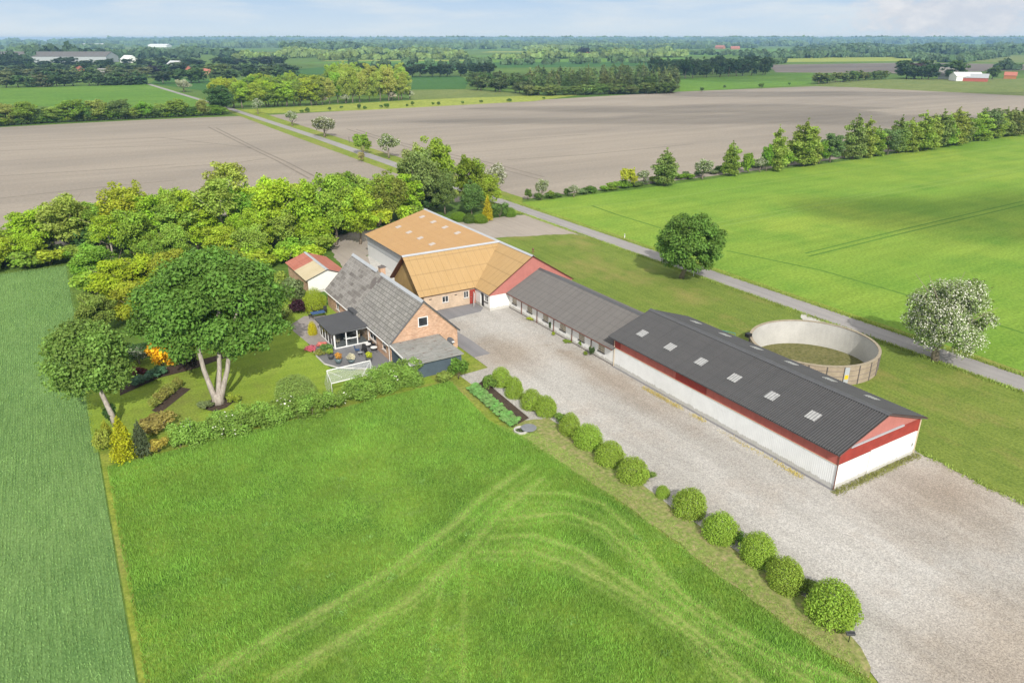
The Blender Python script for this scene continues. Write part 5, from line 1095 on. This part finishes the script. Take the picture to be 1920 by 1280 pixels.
# verge bushes on the yellow-green strip
for i, (x, y, h, w) in enumerate(((618, 208, 7, 8), (566, 212, 6, 8), (577, 211, 9, 10), (640, 204, 5, 7), (674, 205, 10, 9), (684, 205, 6, 8), (715, 203, 6, 7), (725, 203, 9, 11), (763, 200, 5, 6), (774, 199, 9, 8), (812, 197, 5, 6), (822, 197, 6, 8), (868, 196, 6, 6), (902, 193, 5, 8), (955, 191, 6, 11), (1020, 187, 5, 6), (1427, 166, 10, 10), (1358, 165, 5, 6), (1480, 160, 5, 6), (1316, 172, 8, 8))):
    plant_px('bush%d' % (i % 3), x, y, y-h, w, rnd.choice([G2, (.08, .14, .04)]), 'small isolated green bush along the far edge of the big tilled field', 'bush', 'bushes along the far field edge', name='field_bush')
# ------------------------------------------------------------------ shelter belt behind the garden
def belt(keys, x0, x1, y, n, h, w, cols, label, jx=2., jy=2.2, group='leafy trees of the shelter belt'):
    for i in range(n):
        x = x0+(x1-x0)*(i+.5)/n+rnd.uniform(-jx, jx); yy = y(x) if callable(y) else y; yy += rnd.uniform(-jy, jy)
        plant(rnd.choice(keys), (x, yy, 0), h*rnd.uniform(.85, 1.15), w*rnd.uniform(.85, 1.2), rnd.choice(cols), label, 'tree', group, name='leafy_tree')
BC = [(.225, .32, .027), (.275, .35, .027), (.165, .26, .035), (.215, .285, .05), (.25, .335, .028), (.185, .285, .033)]
K4 = ['broad0', 'broad1', 'broad2', 'broad3']; K6 = K4+['open0', 'open1']
for i, (x, ty, w_, k) in enumerate(((-40, 415, 90, 'broad0'), (18, 428, 80, 'broad2'), (70, 390, 88, 'broad1'), (136, 364, 92, 'broad3'), (206, 376, 84, 'broad0'), (250, 358, 86, 'open1'), (292, 360, 84, 'broad2'), (334, 349, 60, 'broad3'), (372, 352, 80, 'broad1'), (422, 327, 100, 'open0'), (470, 352, 84, 'broad0'), (521, 330, 104, 'broad3'), (580, 338, 96, 'broad1'), (633, 319, 92, 'broad2'), (676, 346, 84, 'broad0'))):
    plant_px(k, x, 478-.03*x, ty, w_, BC[i*5 % 6], '%s leafy tree from the left in the tall back row of the shelter belt' % ORD[i], 'tree', 'tall trees of the shelter belt', name='leafy_tree')
belt(K4, -98, -6, 124, 13, 8., 8.5, BC, 'lower leafy tree behind the tall back row of the shelter belt')
belt(K6, -52, -8, 109, 7, 8.5, 8., BC, 'yellow-green leafy tree in the front row of the shelter belt above the garage')
belt(K4, -52, -22, 98, 5, 7.5, 7., BC, 'yellow-green leafy tree at the inner edge of the shelter belt behind the big maple')
belt(K4, -51, -32, 86, 4, 7., 7.5, [(.26, .31, .02), (.2, .27, .025)], 'low yellow-green tree behind the big maple', 1.5)
belt(K4, -53, -40, 74, 3, 6., 6.5, [(.25, .29, .025), (.15, .22, .04)], 'low yellow-green tree between cereal field and big maple', 1.)
belt(K4, -20, 14, 114, 6, 10., 9., BC, 'yellow-green leafy tree in the shelter belt between garage and tan shed')
belt(K4, -30, -10, 102, 4, 8., 7., BC, 'yellow-green leafy tree of the shelter belt close behind the garage')
belt(K4, -100, -56, 115, 7, 6., 7., BC, 'yellow-green leafy tree in the front row of the shelter belt along the cereal field')
belt(['bush0', 'bush1', 'bush2'], -12, 13, 109.5, 6, 4., 6., BC+[DK], 'bushy undergrowth at the foot of the shelter belt behind the tan shed', 1.5, .8, 'undergrowth behind the tan shed')
belt(['bush0', 'bush1', 'bush2'], -30, -11, 96.5, 5, 3.6, 5.5, BC, 'bush at the foot of the shelter belt above the garage', 1.5, .8, 'bushes above the garage')
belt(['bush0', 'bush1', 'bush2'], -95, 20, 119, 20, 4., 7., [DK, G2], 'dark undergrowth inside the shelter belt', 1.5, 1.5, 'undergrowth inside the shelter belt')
belt(['bush0', 'bush1', 'bush2'], -100, -50, 113.4, 12, 3.2, 6., BC+[DK], 'bushy undergrowth at the field side foot of the shelter belt', 1.5, .8, 'undergrowth of the shelter belt')
belt(['bush0', 'bush1', 'bush2'], -52.5, -50, lambda x: 92, 1, 4., 6., BC, 'rounded bush at the inner corner of cereal field and shelter belt', .5, 1, None)
belt(['bush0', 'bush1', 'bush2'], -44, -16, 92.5, 7, 3.4, 5.5, BC, 'bush at the garden side foot of the shelter belt', 1.5, 1.2, 'bushes at the garden side of the shelter belt')
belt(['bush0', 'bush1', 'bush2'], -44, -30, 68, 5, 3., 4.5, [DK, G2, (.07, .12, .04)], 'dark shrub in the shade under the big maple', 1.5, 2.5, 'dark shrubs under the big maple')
plant('open0', (-24, 124, 0), 14.2, 9.5, (.27, .29, .06), 'pale yellowish open-crowned tree with visible forked branches in the shelter belt', 'tree', name='leafy_tree')
plant('open1', (-43, 117, 0), 12.5, 9., (.26, .29, .03), 'yellow open-crowned tree with pale branches left in the shelter belt', 'tree', name='leafy_tree')
for i, (x, y, h, w, c, k, lb) in enumerate((
    (-2, 117, 11, 11, (.13, .2, .035), 'broad2', 'wide green tree directly behind the far end of the tan roofed shed'), (6, 113, 10.5, 9, (.17, .22, .035), 'broad0', 'green tree behind the tan shed, left of the dark conifer'),
    (14, 116, 14.5, 10, (.15, .2, .06), 'broad3', 'dark grey-green tree behind the tan shed ridge'), (19, 113.5, 10, 7, (.13, .185, .05), 'broad2', 'dark tree close behind the ridge of the tan shed'), (21, 121, 16, 11, (.19, .25, .03), 'broad1', 'tall bright yellow-green tree behind the dark tree at the shed'),
    (27, 116, 12.5, 9, (.17, .24, .025), 'broad0', 'bright green tree near the road, left of the white hawthorn'), (24, 110, 7.5, 6, (.11, .17, .05), 'broad0', 'dark green bushy tree beside the golden cypress'), (30, 113, 8, 7, (.2, .26, .03), 'broad2', 'yellow-green low tree nearest the road'),
    (17, 124, 14.5, 8, (.24, .28, .1), 'broad1', 'tall pale grey-green tree at the top of the group by the shed'))):
    plant(k, (x, y, 0), h, w, c, lb, 'tree', name={'p': 'conifer_tree', 'h': 'flowering_tree'}.get(k[0], 'leafy_tree'))
plant_px('haw2', 930, 366, 304, 46, (.2, .2, .12), 'white flowering hawthorn tree beside the road behind the shed', 'tree', name='hawthorn_tree')
plant_px('cone0', 914, 416, 369, 24, (.38, .33, .02), 'golden yellow columnar cypress beside the clipped hedge', 'tree', name='golden_cypress', crown='foliage')
for x, y, ty, w, c, lb in ((860, 416, 398, 36, (.16, .27, .03), 'clipped bright green hedge block nearest the shed ridge'), (900, 420, 402, 34, (.15, .25, .03), 'clipped green hedge block left of the golden cypress'), (880, 420, 400, 24, G2, 'dark loose shrub between the clipped hedge blocks'), (937, 411, 381, 36, (.09, .16, .035), 'loose dark green conifer shrub right of the golden cypress'), (957, 408, 389, 24, (.13, .22, .03), 'rounded clipped hedge at the corner of the road')):
    plant_px('clip' if 'clipped' in lb else 'bush1', x, y, ty, w, c, lb, 'hedge' if 'clipped' in lb else 'shrub', name='clipped_hedge' if 'clipped' in lb else 'shrub', crown='foliage')
# ------------------------------------------------------------------ woods beyond the tilled fields
def wood(keys, front, back, rows, n, h, w, cols, label, group, name, jit=.5, jh=.18):
    for r in range(rows):
        f = r/max(1, rows-1)
        for i in range(n):
            t = (i+.5+rnd.uniform(-.35, .35))/n
            a = at(front[0]+(front[2]-front[0])*t, front[1]+(front[3]-front[1])*t); b_ = at(back[0]+(back[2]-back[0])*t, back[1]+(back[3]-back[1])*t)
            p = a+(b_-a)*f+V(rnd.uniform(-2, 2), rnd.uniform(-2, 2), 0); p[2] = 0
            plant(rnd.choice(keys), p, h*rnd.uniform(1-jh, 1+jh), w*rnd.uniform(.85, 1.2), rnd.choice(cols), label, 'tree', group, name=name)
FB = ['far0', 'far1', 'far2']; FP = ['farp0', 'farp1', 'farp2']
wood(['broad0', 'broad1', 'broad2'], (440, 203, 600, 197), (400, 182, 600, 172), 3, 12, 13, 15, [(.27, .34, .03), (.23, .31, .035), (.16, .23, .035)], 'bright yellow-green round tree in the wood beside the far road', 'trees of the bright green wood', 'wood_tree')
wood(['broad0', 'broad3', 'broad1'], (612, 195, 770, 187), (620, 172, 765, 168), 3, 11, 18, 12, [(.26, .33, .06), (.21, .3, .04), (.28, .34, .07)], 'pale green poplar-like tree in the right part of the bright green wood', 'poplars of the bright green wood', 'wood_tree')
for i, (x, y) in enumerate(((515, 199), (530, 199), (560, 198), (590, 197), (605, 197), (648, 194), (735, 189), (768, 187))):
    plant_px('haw%d' % (i % 3), x, y, y-18, 18, (.25, .26, .15), 'white flowering bush at the front edge of the bright green wood', 'bush', 'white bushes along the bright wood', name='flowering_bush')
wood(FB+['broad0'], (878, 168, 1000, 178), (885, 158, 1000, 160), 3, 7, 10, 12, [(.075, .12, .04), (.09, .14, .045)], 'dark round tree at the left end of the spruce wood', 'leafy trees of the spruce wood', 'wood_tree')
wood(FP+['pine0'], (985, 178, 1272, 173), (990, 155, 1270, 148), 4, 17, 14, 9, [(.1, .145, .05), (.13, .17, .055), (.085, .125, .045)], 'dark green spruce in the wood beyond the big tilled field', 'spruces beyond the tilled field', 'spruce_tree')
wood(FB+['broad2'], (985, 180, 1272, 175), (985, 177, 1270, 173), 1, 20, 7, 12, [(.14, .2, .055), (.17, .22, .06)], 'low leafy tree along the front edge of the spruce wood', 'edge trees of the spruce wood', 'wood_tree')
wood(FB, (1225, 150, 1452, 140), (1225, 138, 1440, 130), 3, 14, 15, 15, [(.04, .075, .03), (.05, .085, .03), (.045, .08, .035)], 'dark green tree in the dense wood right of the spruce wood', 'trees of the dense dark wood', 'wood_tree')
wood(FB, (670, 145, 930, 143), (670, 142, 930, 140), 1, 16, 12, 16, [(.05, .085, .035), (.06, .095, .04)], 'dark tree in the hedgerow across the dark green field', 'trees of the far dark hedgerow', 'hedge_tree')
wood(FB, (1525, 158, 1660, 148), (1525, 157, 1660, 147), 1, 15, 8, 13, [(.08, .13, .045), (.11, .16, .05), (.13, .17, .05)], 'green tree in the hedgerow leading to the red barn farm', 'hedgerow of the far farm', 'hedge_tree')
wood(FB, (1690, 148, 1750, 150), (1690, 140, 1800, 142), 2, 5, 13, 20, [(.045, .085, .03), (.06, .1, .035)], 'dark tree in the garden of the farm with the red barn', 'garden trees of the red barn farm', 'garden_tree')
plant_px('far0', 1713, 148, 118, 42, (.05, .025, .035), 'dark purple copper beech beside the farm with the red barn', 'tree', name='copper_beech'); plant_px('far1', 1860, 149, 122, 24, (.075, .12, .04), 'single green tree right of the white roofed barn at the far farm', 'tree', name='garden_tree'); plant_px('far2', 1790, 150, 112, 34, (.06, .11, .03), 'tall green tree between grey house and red barn of the far farm', 'tree', name='garden_tree')
# village in the left distance
wood(FB+FP, (5, 165, 280, 158), (5, 150, 280, 146), 2, 13, 10.5, 18, [(.08, .125, .05), (.12, .15, .065), (.065, .11, .045)], 'dark tree in the near row of the far village', 'near trees of the far village', 'village_tree')
wood(FB, (0, 140, 560, 138), (0, 126, 540, 124), 2, 22, 11, 24, [(.06, .105, .045), (.07, .115, .05), (.065, .1, .055)], 'dark tree around the houses of the far village', 'trees of the far village', 'village_tree')
wood(FB, (290, 158, 560, 150), (290, 152, 560, 145), 1, 10, 12, 18, [(.05, .09, .035), (.075, .12, .04)], 'green tree along the road of the far village', 'trees at the village road', 'village_tree')
plant_px('far1', 287, 144, 121, 34, (.025, .018, .035), 'dark purple copper beech in the far village', 'tree', name='copper_beech'); plant_px('far0', 412, 146, 120, 44, (.1, .15, .035), 'lighter green round tree in the far village beside red roofs', 'tree', name='village_tree')
plant_px('far2', 1096, 108, 89, 24, (.03, .025, .04), 'dark purple copper beech beside a distant farm', 'tree', name='copper_beech')
def house(px, py, w, l, h, rh, rot, wall, roof, label, nm='house', win=2):
    p = at(px, py); b = thing('distant_'+nm, (p[0], p[1], 0), label, nm); b.rotation_euler = (0, 0, rot)
    def P(mb, n_, mt):
        me = mb.mesh(n_); me.materials.append(M[mt]); return link_mesh(n_, me, b)
    m = MB()
    for o, sd, nr, L, gab in (((-w/2, -l/2, 0), X_, -Y_, w, 1), ((w/2, l/2, 0), -X_, Y_, w, 1), ((-w/2, l/2, 0), -Y_, -X_, l, 0), ((w/2, -l/2, 0), Y_, X_, l, 0)):
        m.wall(o, sd, nr, [(0, 0), (L, 0), (L, h)]+([(L/2, h+rh)] if gab else [])+[(0, h)])
    P(m, 'wall', wall); k = .4; s = rh/(w/2)
    m = MB(); m.slab((-w/2-k, -l/2-k, h-k*s+.1), (-w/2-k, l/2+k, h-k*s+.1), (0, l/2+k, h+rh+.1), (0, -l/2-k, h+rh+.1), .15); m.slab((w/2+k, l/2+k, h-k*s+.1), (w/2+k, -l/2-k, h-k*s+.1), (0, -l/2-k, h+rh+.1), (0, l/2+k, h+rh+.1), .15); P(m, 'roof', roof)
    for q in range(win): P(MB().box(-w/2+w*(q+.6)/(win+.2)-.6, -w/2+w*(q+.6)/(win+.2)+.6, -l/2-.06, -l/2+.02, 1., 2.3), 'window', 'pane')
    return b
house(1810, 152, 13, 24, 4.5, 3.0, 1.0, 'white_wall', 'white_sheet', 'barn with bright white roof behind the red barn of the far farm', 'barn', 0)
house(1825, 152.5, 15, 22, 3.2, 3.2, .45, 'red_sheet', 'grey_sheet', 'red barn with grey roof at the far farm on the right', 'barn', 0)
house(1772, 148, 8, 12, 3, 7.5, .4, 'pale_sheet', 'slate_grey', 'steep grey roofed house among trees at the far farm', 'house')
house(1893, 148, 7, 10, 3.2, 3, .5, 'terracotta', 'roof_red', 'small orange building at the right end of the far farm', 'building', 1)
house(88, 117, 40, 215, 9, 7, math.pi/2-AZ+.0, 'grey_sheet', 'roof_grey', 'very long grey roofed hall in the far village at the left', 'hall', 0)
house(222, 143, 11, 20, 3.5, 5, -.1, 'brick_tan', 'slate_grey', 'house with pale roof edge in front of the far village', 'house'); house(200, 142, 10, 16, 3, 4, .9, 'brick_tan', 'slate_grey', 'low grey roofed house left of the pale gabled village house', 'house')
house(150, 140, 9, 14, 3.5, 5, .3, 'roof_red', 'roof_red', 'small red roofed house among dark trees at the left of the far village', 'house'); house(243, 118, 16, 30, 5, 6, .3, 'white_wall', 'white_sheet', 'white roofed building in the far village', 'building', 0)
house(355, 140, 10, 16, 3.5, 5, -.2, 'roof_red', 'roof_red', 'red gabled house in the middle of the far village', 'house'); house(388, 141, 10, 16, 3, 3.5, .7, 'brick_house', 'roof_red', 'low red roofed house right of the red gabled house in the far village', 'house'); house(330, 126, 12, 20, 4, 4, .5, 'white_wall', 'white_sheet', 'pale house between trees in the upper part of the far village', 'house')
house(1350, 92, 16, 34, 6, 6, .2, 'terracotta', 'roof_red', 'distant red farm building on the rise right of the middle', 'building', 0); house(1378, 93, 20, 30, 5, 5, .9, 'terracotta', 'roof_red', 'low red building right of the distant red farm', 'building', 0); house(1105, 107, 10, 22, 4, 5, .5, 'roof_red', 'roof_red', 'pinkish red farmhouse beside the distant copper beech', 'house', 0); house(1148, 107, 10, 16, 4, 5, .1, 'beige', 'beige', 'small pale farmhouse at the end of the distant tree group', 'house', 0)
for x, y, w_, l_, lb in ((300, 89, 50, 80, 'pale distant factory roof near the left horizon'), (180, 88, 30, 120, 'long white distant shed near the left horizon'), (1580, 75.8, 80, 300, 'long white distant warehouse on the right horizon'), (1620, 96, 14, 30, 'white distant house in front of the right hand woods')):
    house(x, y, w_, l_, 8, 5, math.pi/2-AZ, 'white_wall', 'white_sheet', lb, 'building', 0)
# ------------------------------------------------------------------ far woods: one mass per band (nobody could count the trees)
def far_wood(name, bands, color, label, seed, size, leaves_n=26, pine=False):
    rng = np.random.default_rng(seed); VV, FF, AA = [], [], []; off = 0
    for x0, y0, x1, y1, h, dep, dens in bands:
        a, b_ = at(x0, y0)[:2], at(x1, y1)[:2]; D = np.linalg.norm(b_-a); n = int(D/dens*dep); d = (b_-a)/D; nr = np.array([-d[1], d[0]])
        if nr@FWD[:2] < 0: nr = -nr
        t = rng.random(n)*D; q = rng.random(n)*dep*dens*.8
        p = a+d*t[:, None]+nr*q[:, None]; hh = h*rng.uniform(.7, 1.2, n)*(1+.25*np.sin(t/D*17+h)); rr = dens*.62*rng.uniform(.7, 1.2, n)
        tv = rng.random(n)
        k = np.repeat(np.arange(n), leaves_n); dr = rng.normal(size=(len(k), 3)); dr[:, 2] = np.abs(dr[:, 2])*.9-.35; dr /= np.linalg.norm(dr, axis=1, keepdims=True)
        pos = np.stack([p[k, 0]+dr[:, 0]*rr[k], p[k, 1]+dr[:, 1]*rr[k], hh[k]*.52+dr[:, 2]*hh[k]*.48], 1); pos[:, 2] = np.maximum(pos[:, 2], .5)
        v, f, av = leaves(rng, pos, dr+rng.normal(size=dr.shape)*.3, size*dens/9, np.clip(.6*tv[k]+.4*rng.random(len(k)), 0, 1), .9)
        VV.append(v); FF.append(f+off); AA.append(av); off += len(v)
    o = link_mesh(name, mesh_np(name, np.concatenate(VV), np.concatenate(FF), M['leaf'], np.concatenate(AA))); o.color = (*color, 1); tag(o, label, 'wood', None, 'stuff')
far_wood('far_wood', [(600, 114, 880, 111, 11, 3, 12), (930, 112, 1290, 108, 10, 3, 12), (440, 112, 600, 108, 11, 2, 12), (540, 106, 860, 101, 13, 3, 14), (1000, 104, 1290, 101, 12, 2, 13), (1000, 95, 1300, 91, 12, 4, 16)], (.17, .23, .07), 'pale green belt of trees across the middle distance', 101, 6.)
far_wood('far_wood', [(560, 99, 705, 96, 19, 6, 16), (0, 108, 60, 104, 16, 4, 14), (190, 106, 420, 102, 14, 3, 14), (1290, 103, 1420, 106, 10, 2, 11), (1060, 107, 1145, 106, 15, 3, 11), (660, 124, 975, 122, 8, 1, 10), (990, 122, 1230, 118, 9, 1, 10), (1440, 122, 1480, 118, 6, 1, 9), (1100, 96, 1420, 90, 12, 2, 18)], (.085, .135, .055), 'darker tree belts between the distant fields', 102, 6.)
far_wood('far_wood', [(1405, 110, 1480, 108, 12, 2, 11), (1490, 110, 1600, 108, 11, 3, 12), (1600, 108, 1730, 107, 7, 2, 12), (1730, 116, 1770, 112, 9, 2, 11), (1800, 118, 1890, 106, 9, 3, 12), (1500, 102, 1920, 103, 16, 6, 16), (1530, 95, 1920, 95, 16, 6, 20), (1890, 132, 1920, 131, 9, 2, 11), (1695, 110, 1750, 108, 9, 2, 11)], (.085, .135, .065), 'dark woods at the right in the middle distance', 103, 6.)
hz = []
for k, (y, h, dn) in enumerate(((93, 13, 22), (90, 14, 26), (87.5, 15, 30), (85, 17, 36), (82.5, 20, 46), (80.5, 24, 60), (78.8, 27, 80), (77.5, 31, 100))):
    x = -120+37*k % 90
    while x < 2040:
        L = rnd.uniform(140, 520); 
        if rnd.random() < (.45 if k < 4 else .78): hz.append((x, y+rnd.uniform(-.4, .4), min(2060, x+L), y+rnd.uniform(-.4, .4), h, 2.5, dn))
        x += L*rnd.uniform(.75, 1.05)
far_wood('horizon_wood', hz, (.11, .165, .07), 'blue hazy woods reaching to the horizon', 104, 6.5, 22)
far_wood('far_wood', [(60, 118, 180, 114, 20, 3, 14), (-40, 124, 60, 122, 14, 3, 14), (150, 112, 480, 110, 13, 3, 13)], (.05, .085, .04), 'dark woods behind the long hall of the far village', 105, 6.)
for y, x0, x1, mt in ((94.5, 700, 1000, 'fargreen'), (97, 1180, 1290, 'fargreen'), (89, 1000, 1240, 'faryellow'), (85.5, 300, 560, 'fargreen'), (83, 900, 1180, 'faryellow'), (86, 1500, 1760, 'fargreen'), (92, 200, 330, 'pasture'), (115, 600, 900, 'faryellow'), (107, 880, 1000, 'fargreen'), (108.5, 1180, 1290, 'fargreen'), (104, 600, 760, 'fargreen'), (96, 380, 520, 'fargreen'), (100, 400, 520, 'pasture'), (91, 560, 700, 'fargreen'), (93, 1300, 1420, 'fargreen'), (88, 1560, 1720, 'fargreen'), (99, 900, 1010, 'faryellow'), (98, 1600, 1760, 'faryellow')):
    pxsheet('grass_field', [(x0, y), (x1, y-.3), (x1-20, y-2.2), (x0+20, y-2.2)], .12, M[mt])
# ------------------------------------------------------------------ light, sky, air
SD = V(.34*math.cos(R_(36)), .94*math.cos(R_(36)), -math.sin(R_(36))); SD /= np.linalg.norm(SD)
ld = bpy.data.lights.new('sun', 'SUN'); lo = bpy.data.objects.new('sun', ld); COL.objects.link(lo); lo.rotation_euler = Vector(SD).to_track_quat('-Z', 'Y').to_euler()
ld.energy = 3.2; ld.angle = R_(.6); ld.color = (1., .95, .86)
w = bpy.data.worlds.new('World'); sc.world = w; w.use_nodes = True; t = w.node_tree; t.nodes.clear()
sky = t.nodes.new('ShaderNodeTexSky'); sky.sky_type = 'NISHITA'; sky.sun_disc = False; sky.sun_elevation = R_(36); sky.sun_rotation = math.atan2(-SD[0], -SD[1]); sky.air_density = 1.0; sky.dust_density = .6; sky.ozone_density = 1.2
W_ = NT.__new__(NT); W_.t = t
d_ = W_.n('TexCoord').outputs['Generated']; zz = W_.n('SeparateXYZ', {0: d_}).outputs[2]
low = W_.mix(W_.ramp(zz, 0., .06), (3.35, 3.85, 4.2), (2.15, 3.05, 4.2))                 # pale air above the horizon
c1 = W_.noise(W_.mapped(d_, (1, 1, 7)), 6., 6, .6); low = W_.mix(W_.math('MULTIPLY', W_.ramp(c1, .42, .66), .7), low, (3.7, 4.0, 4.2))
v_ = RGT*830+FWD*(FPX*math.cos(PITCH)+610*math.sin(PITCH))+UPV*(-FPX*math.sin(PITCH)+610*math.cos(PITCH)); v_ = v_/np.linalg.norm(v_)
df = W_.n('VectorMath', {0: d_, 1: tuple(v_)}, operation='SUBTRACT').outputs[0]; ds = W_.n('VectorMath', {0: W_.mapped(df, (1, 1, 3.2))}, operation='LENGTH').outputs['Value']
cn = W_.noise(W_.mapped(d_, (1, 1, 2.2)), 26., 7, .65); cm = W_.math('SUBTRACT', W_.math('ADD', cn, .12), W_.math('MULTIPLY', ds, 4.2))
low = W_.mix(W_.math('MULTIPLY', W_.ramp(cm, .1, .35), .75), low, W_.mix(W_.ramp(cn, .4, .65), (3.1, 3.25, 3.6), (4.1, 4.05, 4.1)))
cl2 = W_.ramp(W_.noise(d_, 2.2, 5, .6), .3, .62)                                             # broken bright cloud overhead
high = W_.mix(W_.math('ADD', .4, W_.math('MULTIPLY', cl2, .55)), sky.outputs[0], (5.3, 5.05, 4.6))
skc = W_.mix(W_.ramp(zz, .08, .3), low, high)
bg = W_.n('Background', {'Color': skc, 'Strength': .15}); ou = W_.n('OutputWorld'); t.links.new(bg.outputs[0], ou.inputs['Surface'])
hm = bpy.data.materials.new('haze'); hm.use_nodes = True; nt = hm.node_tree; nt.nodes.clear()
pv = nt.nodes.new('ShaderNodeVolumePrincipled'); pv.inputs['Color'].default_value = (.4, .68, 1., 1); pv.inputs['Density'].default_value = 1.35e-4; pv.inputs['Anisotropy'].default_value = 0.
oo = nt.nodes.new('ShaderNodeOutputMaterial'); nt.links.new(pv.outputs[0], oo.inputs['Volume'])
hb = MB().box(-8900, 9400, -1900, 9900, -2.5, 44).build('haze', hm); tag(hb, kind='stuff'); tag(hb, 'thin blue summer haze over the fields', 'haze')
cmat = NT('cloud'); lw = cmat.n('LayerWeight', {'Blend': .5}).outputs['Facing']
op = cmat.math('MULTIPLY', cmat.ramp(lw, .15, .95, (1, 1, 1), (0, 0, 0)), .36)
cmat.surf(cmat.n('MixShader', {0: op, 1: cmat.n('BsdfTransparent').outputs[0], 2: cmat.n('BsdfDiffuse', {'Color': (.9, .9, .9)}).outputs[0]}).outputs[0])
rng = np.random.default_rng(9)
def cloud(px, py, rx, ry, h=420.):
    """unseen thin cumulus added high out of view to shade the fields"""
    c = at(px, py)-SD*(h/-SD[2])*1.; c[2] = h
    mb = MB(); n1, n2 = 28, 14; ph = rng.uniform(0, 6.28, 6); vs_ = []
    for i in range(n2+1):
        for j in range(n1):
            a = 2*math.pi*j/n1; e = -math.pi/2+math.pi*i/n2; k = 1+.2*math.sin(3*a+ph[0])+.13*math.sin(5*a+ph[1]+2*e)+.08*math.sin(9*a+ph[2])
            q = RGT*math.cos(e)*math.cos(a)*rx*k+FWD*math.cos(e)*math.sin(a)*ry*k+UPV*math.sin(e)*min(rx, ry)*.35*k; vs_.append(c+q)
    mb.add(vs_, [(i*n1+j, i*n1+(j+1) % n1, (i+1)*n1+(j+1) % n1, (i+1)*n1+j) for i in range(n2) for j in range(n1)])
    o = mb.build('cloud', cmat.m, None, True); tag(o, kind='structure')
for a in ((1905, 408, 42, 27), (1935, 402, 40, 22), (200, 128, 240, 170), (430, 130, 90, 90), (1340, 143, 120, 90), (800, 140, 150, 70), (1560, 176, 170, 24), (1330, 205, 110, 28), (1500, 225, 150, 24), (1650, 128, 330, 150)): cloud(*a)
vs = sc.view_settings; vs.view_transform = 'Standard'; vs.look = 'None'; vs.gamma = 1; vs.exposure = .45
sc.render.engine = 'CYCLES'; sc.cycles.max_bounces = 6; sc.cycles.diffuse_bounces = 2; sc.cycles.glossy_bounces = 2; sc.cycles.transparent_max_bounces = 8; sc.cycles.volume_bounces = 0
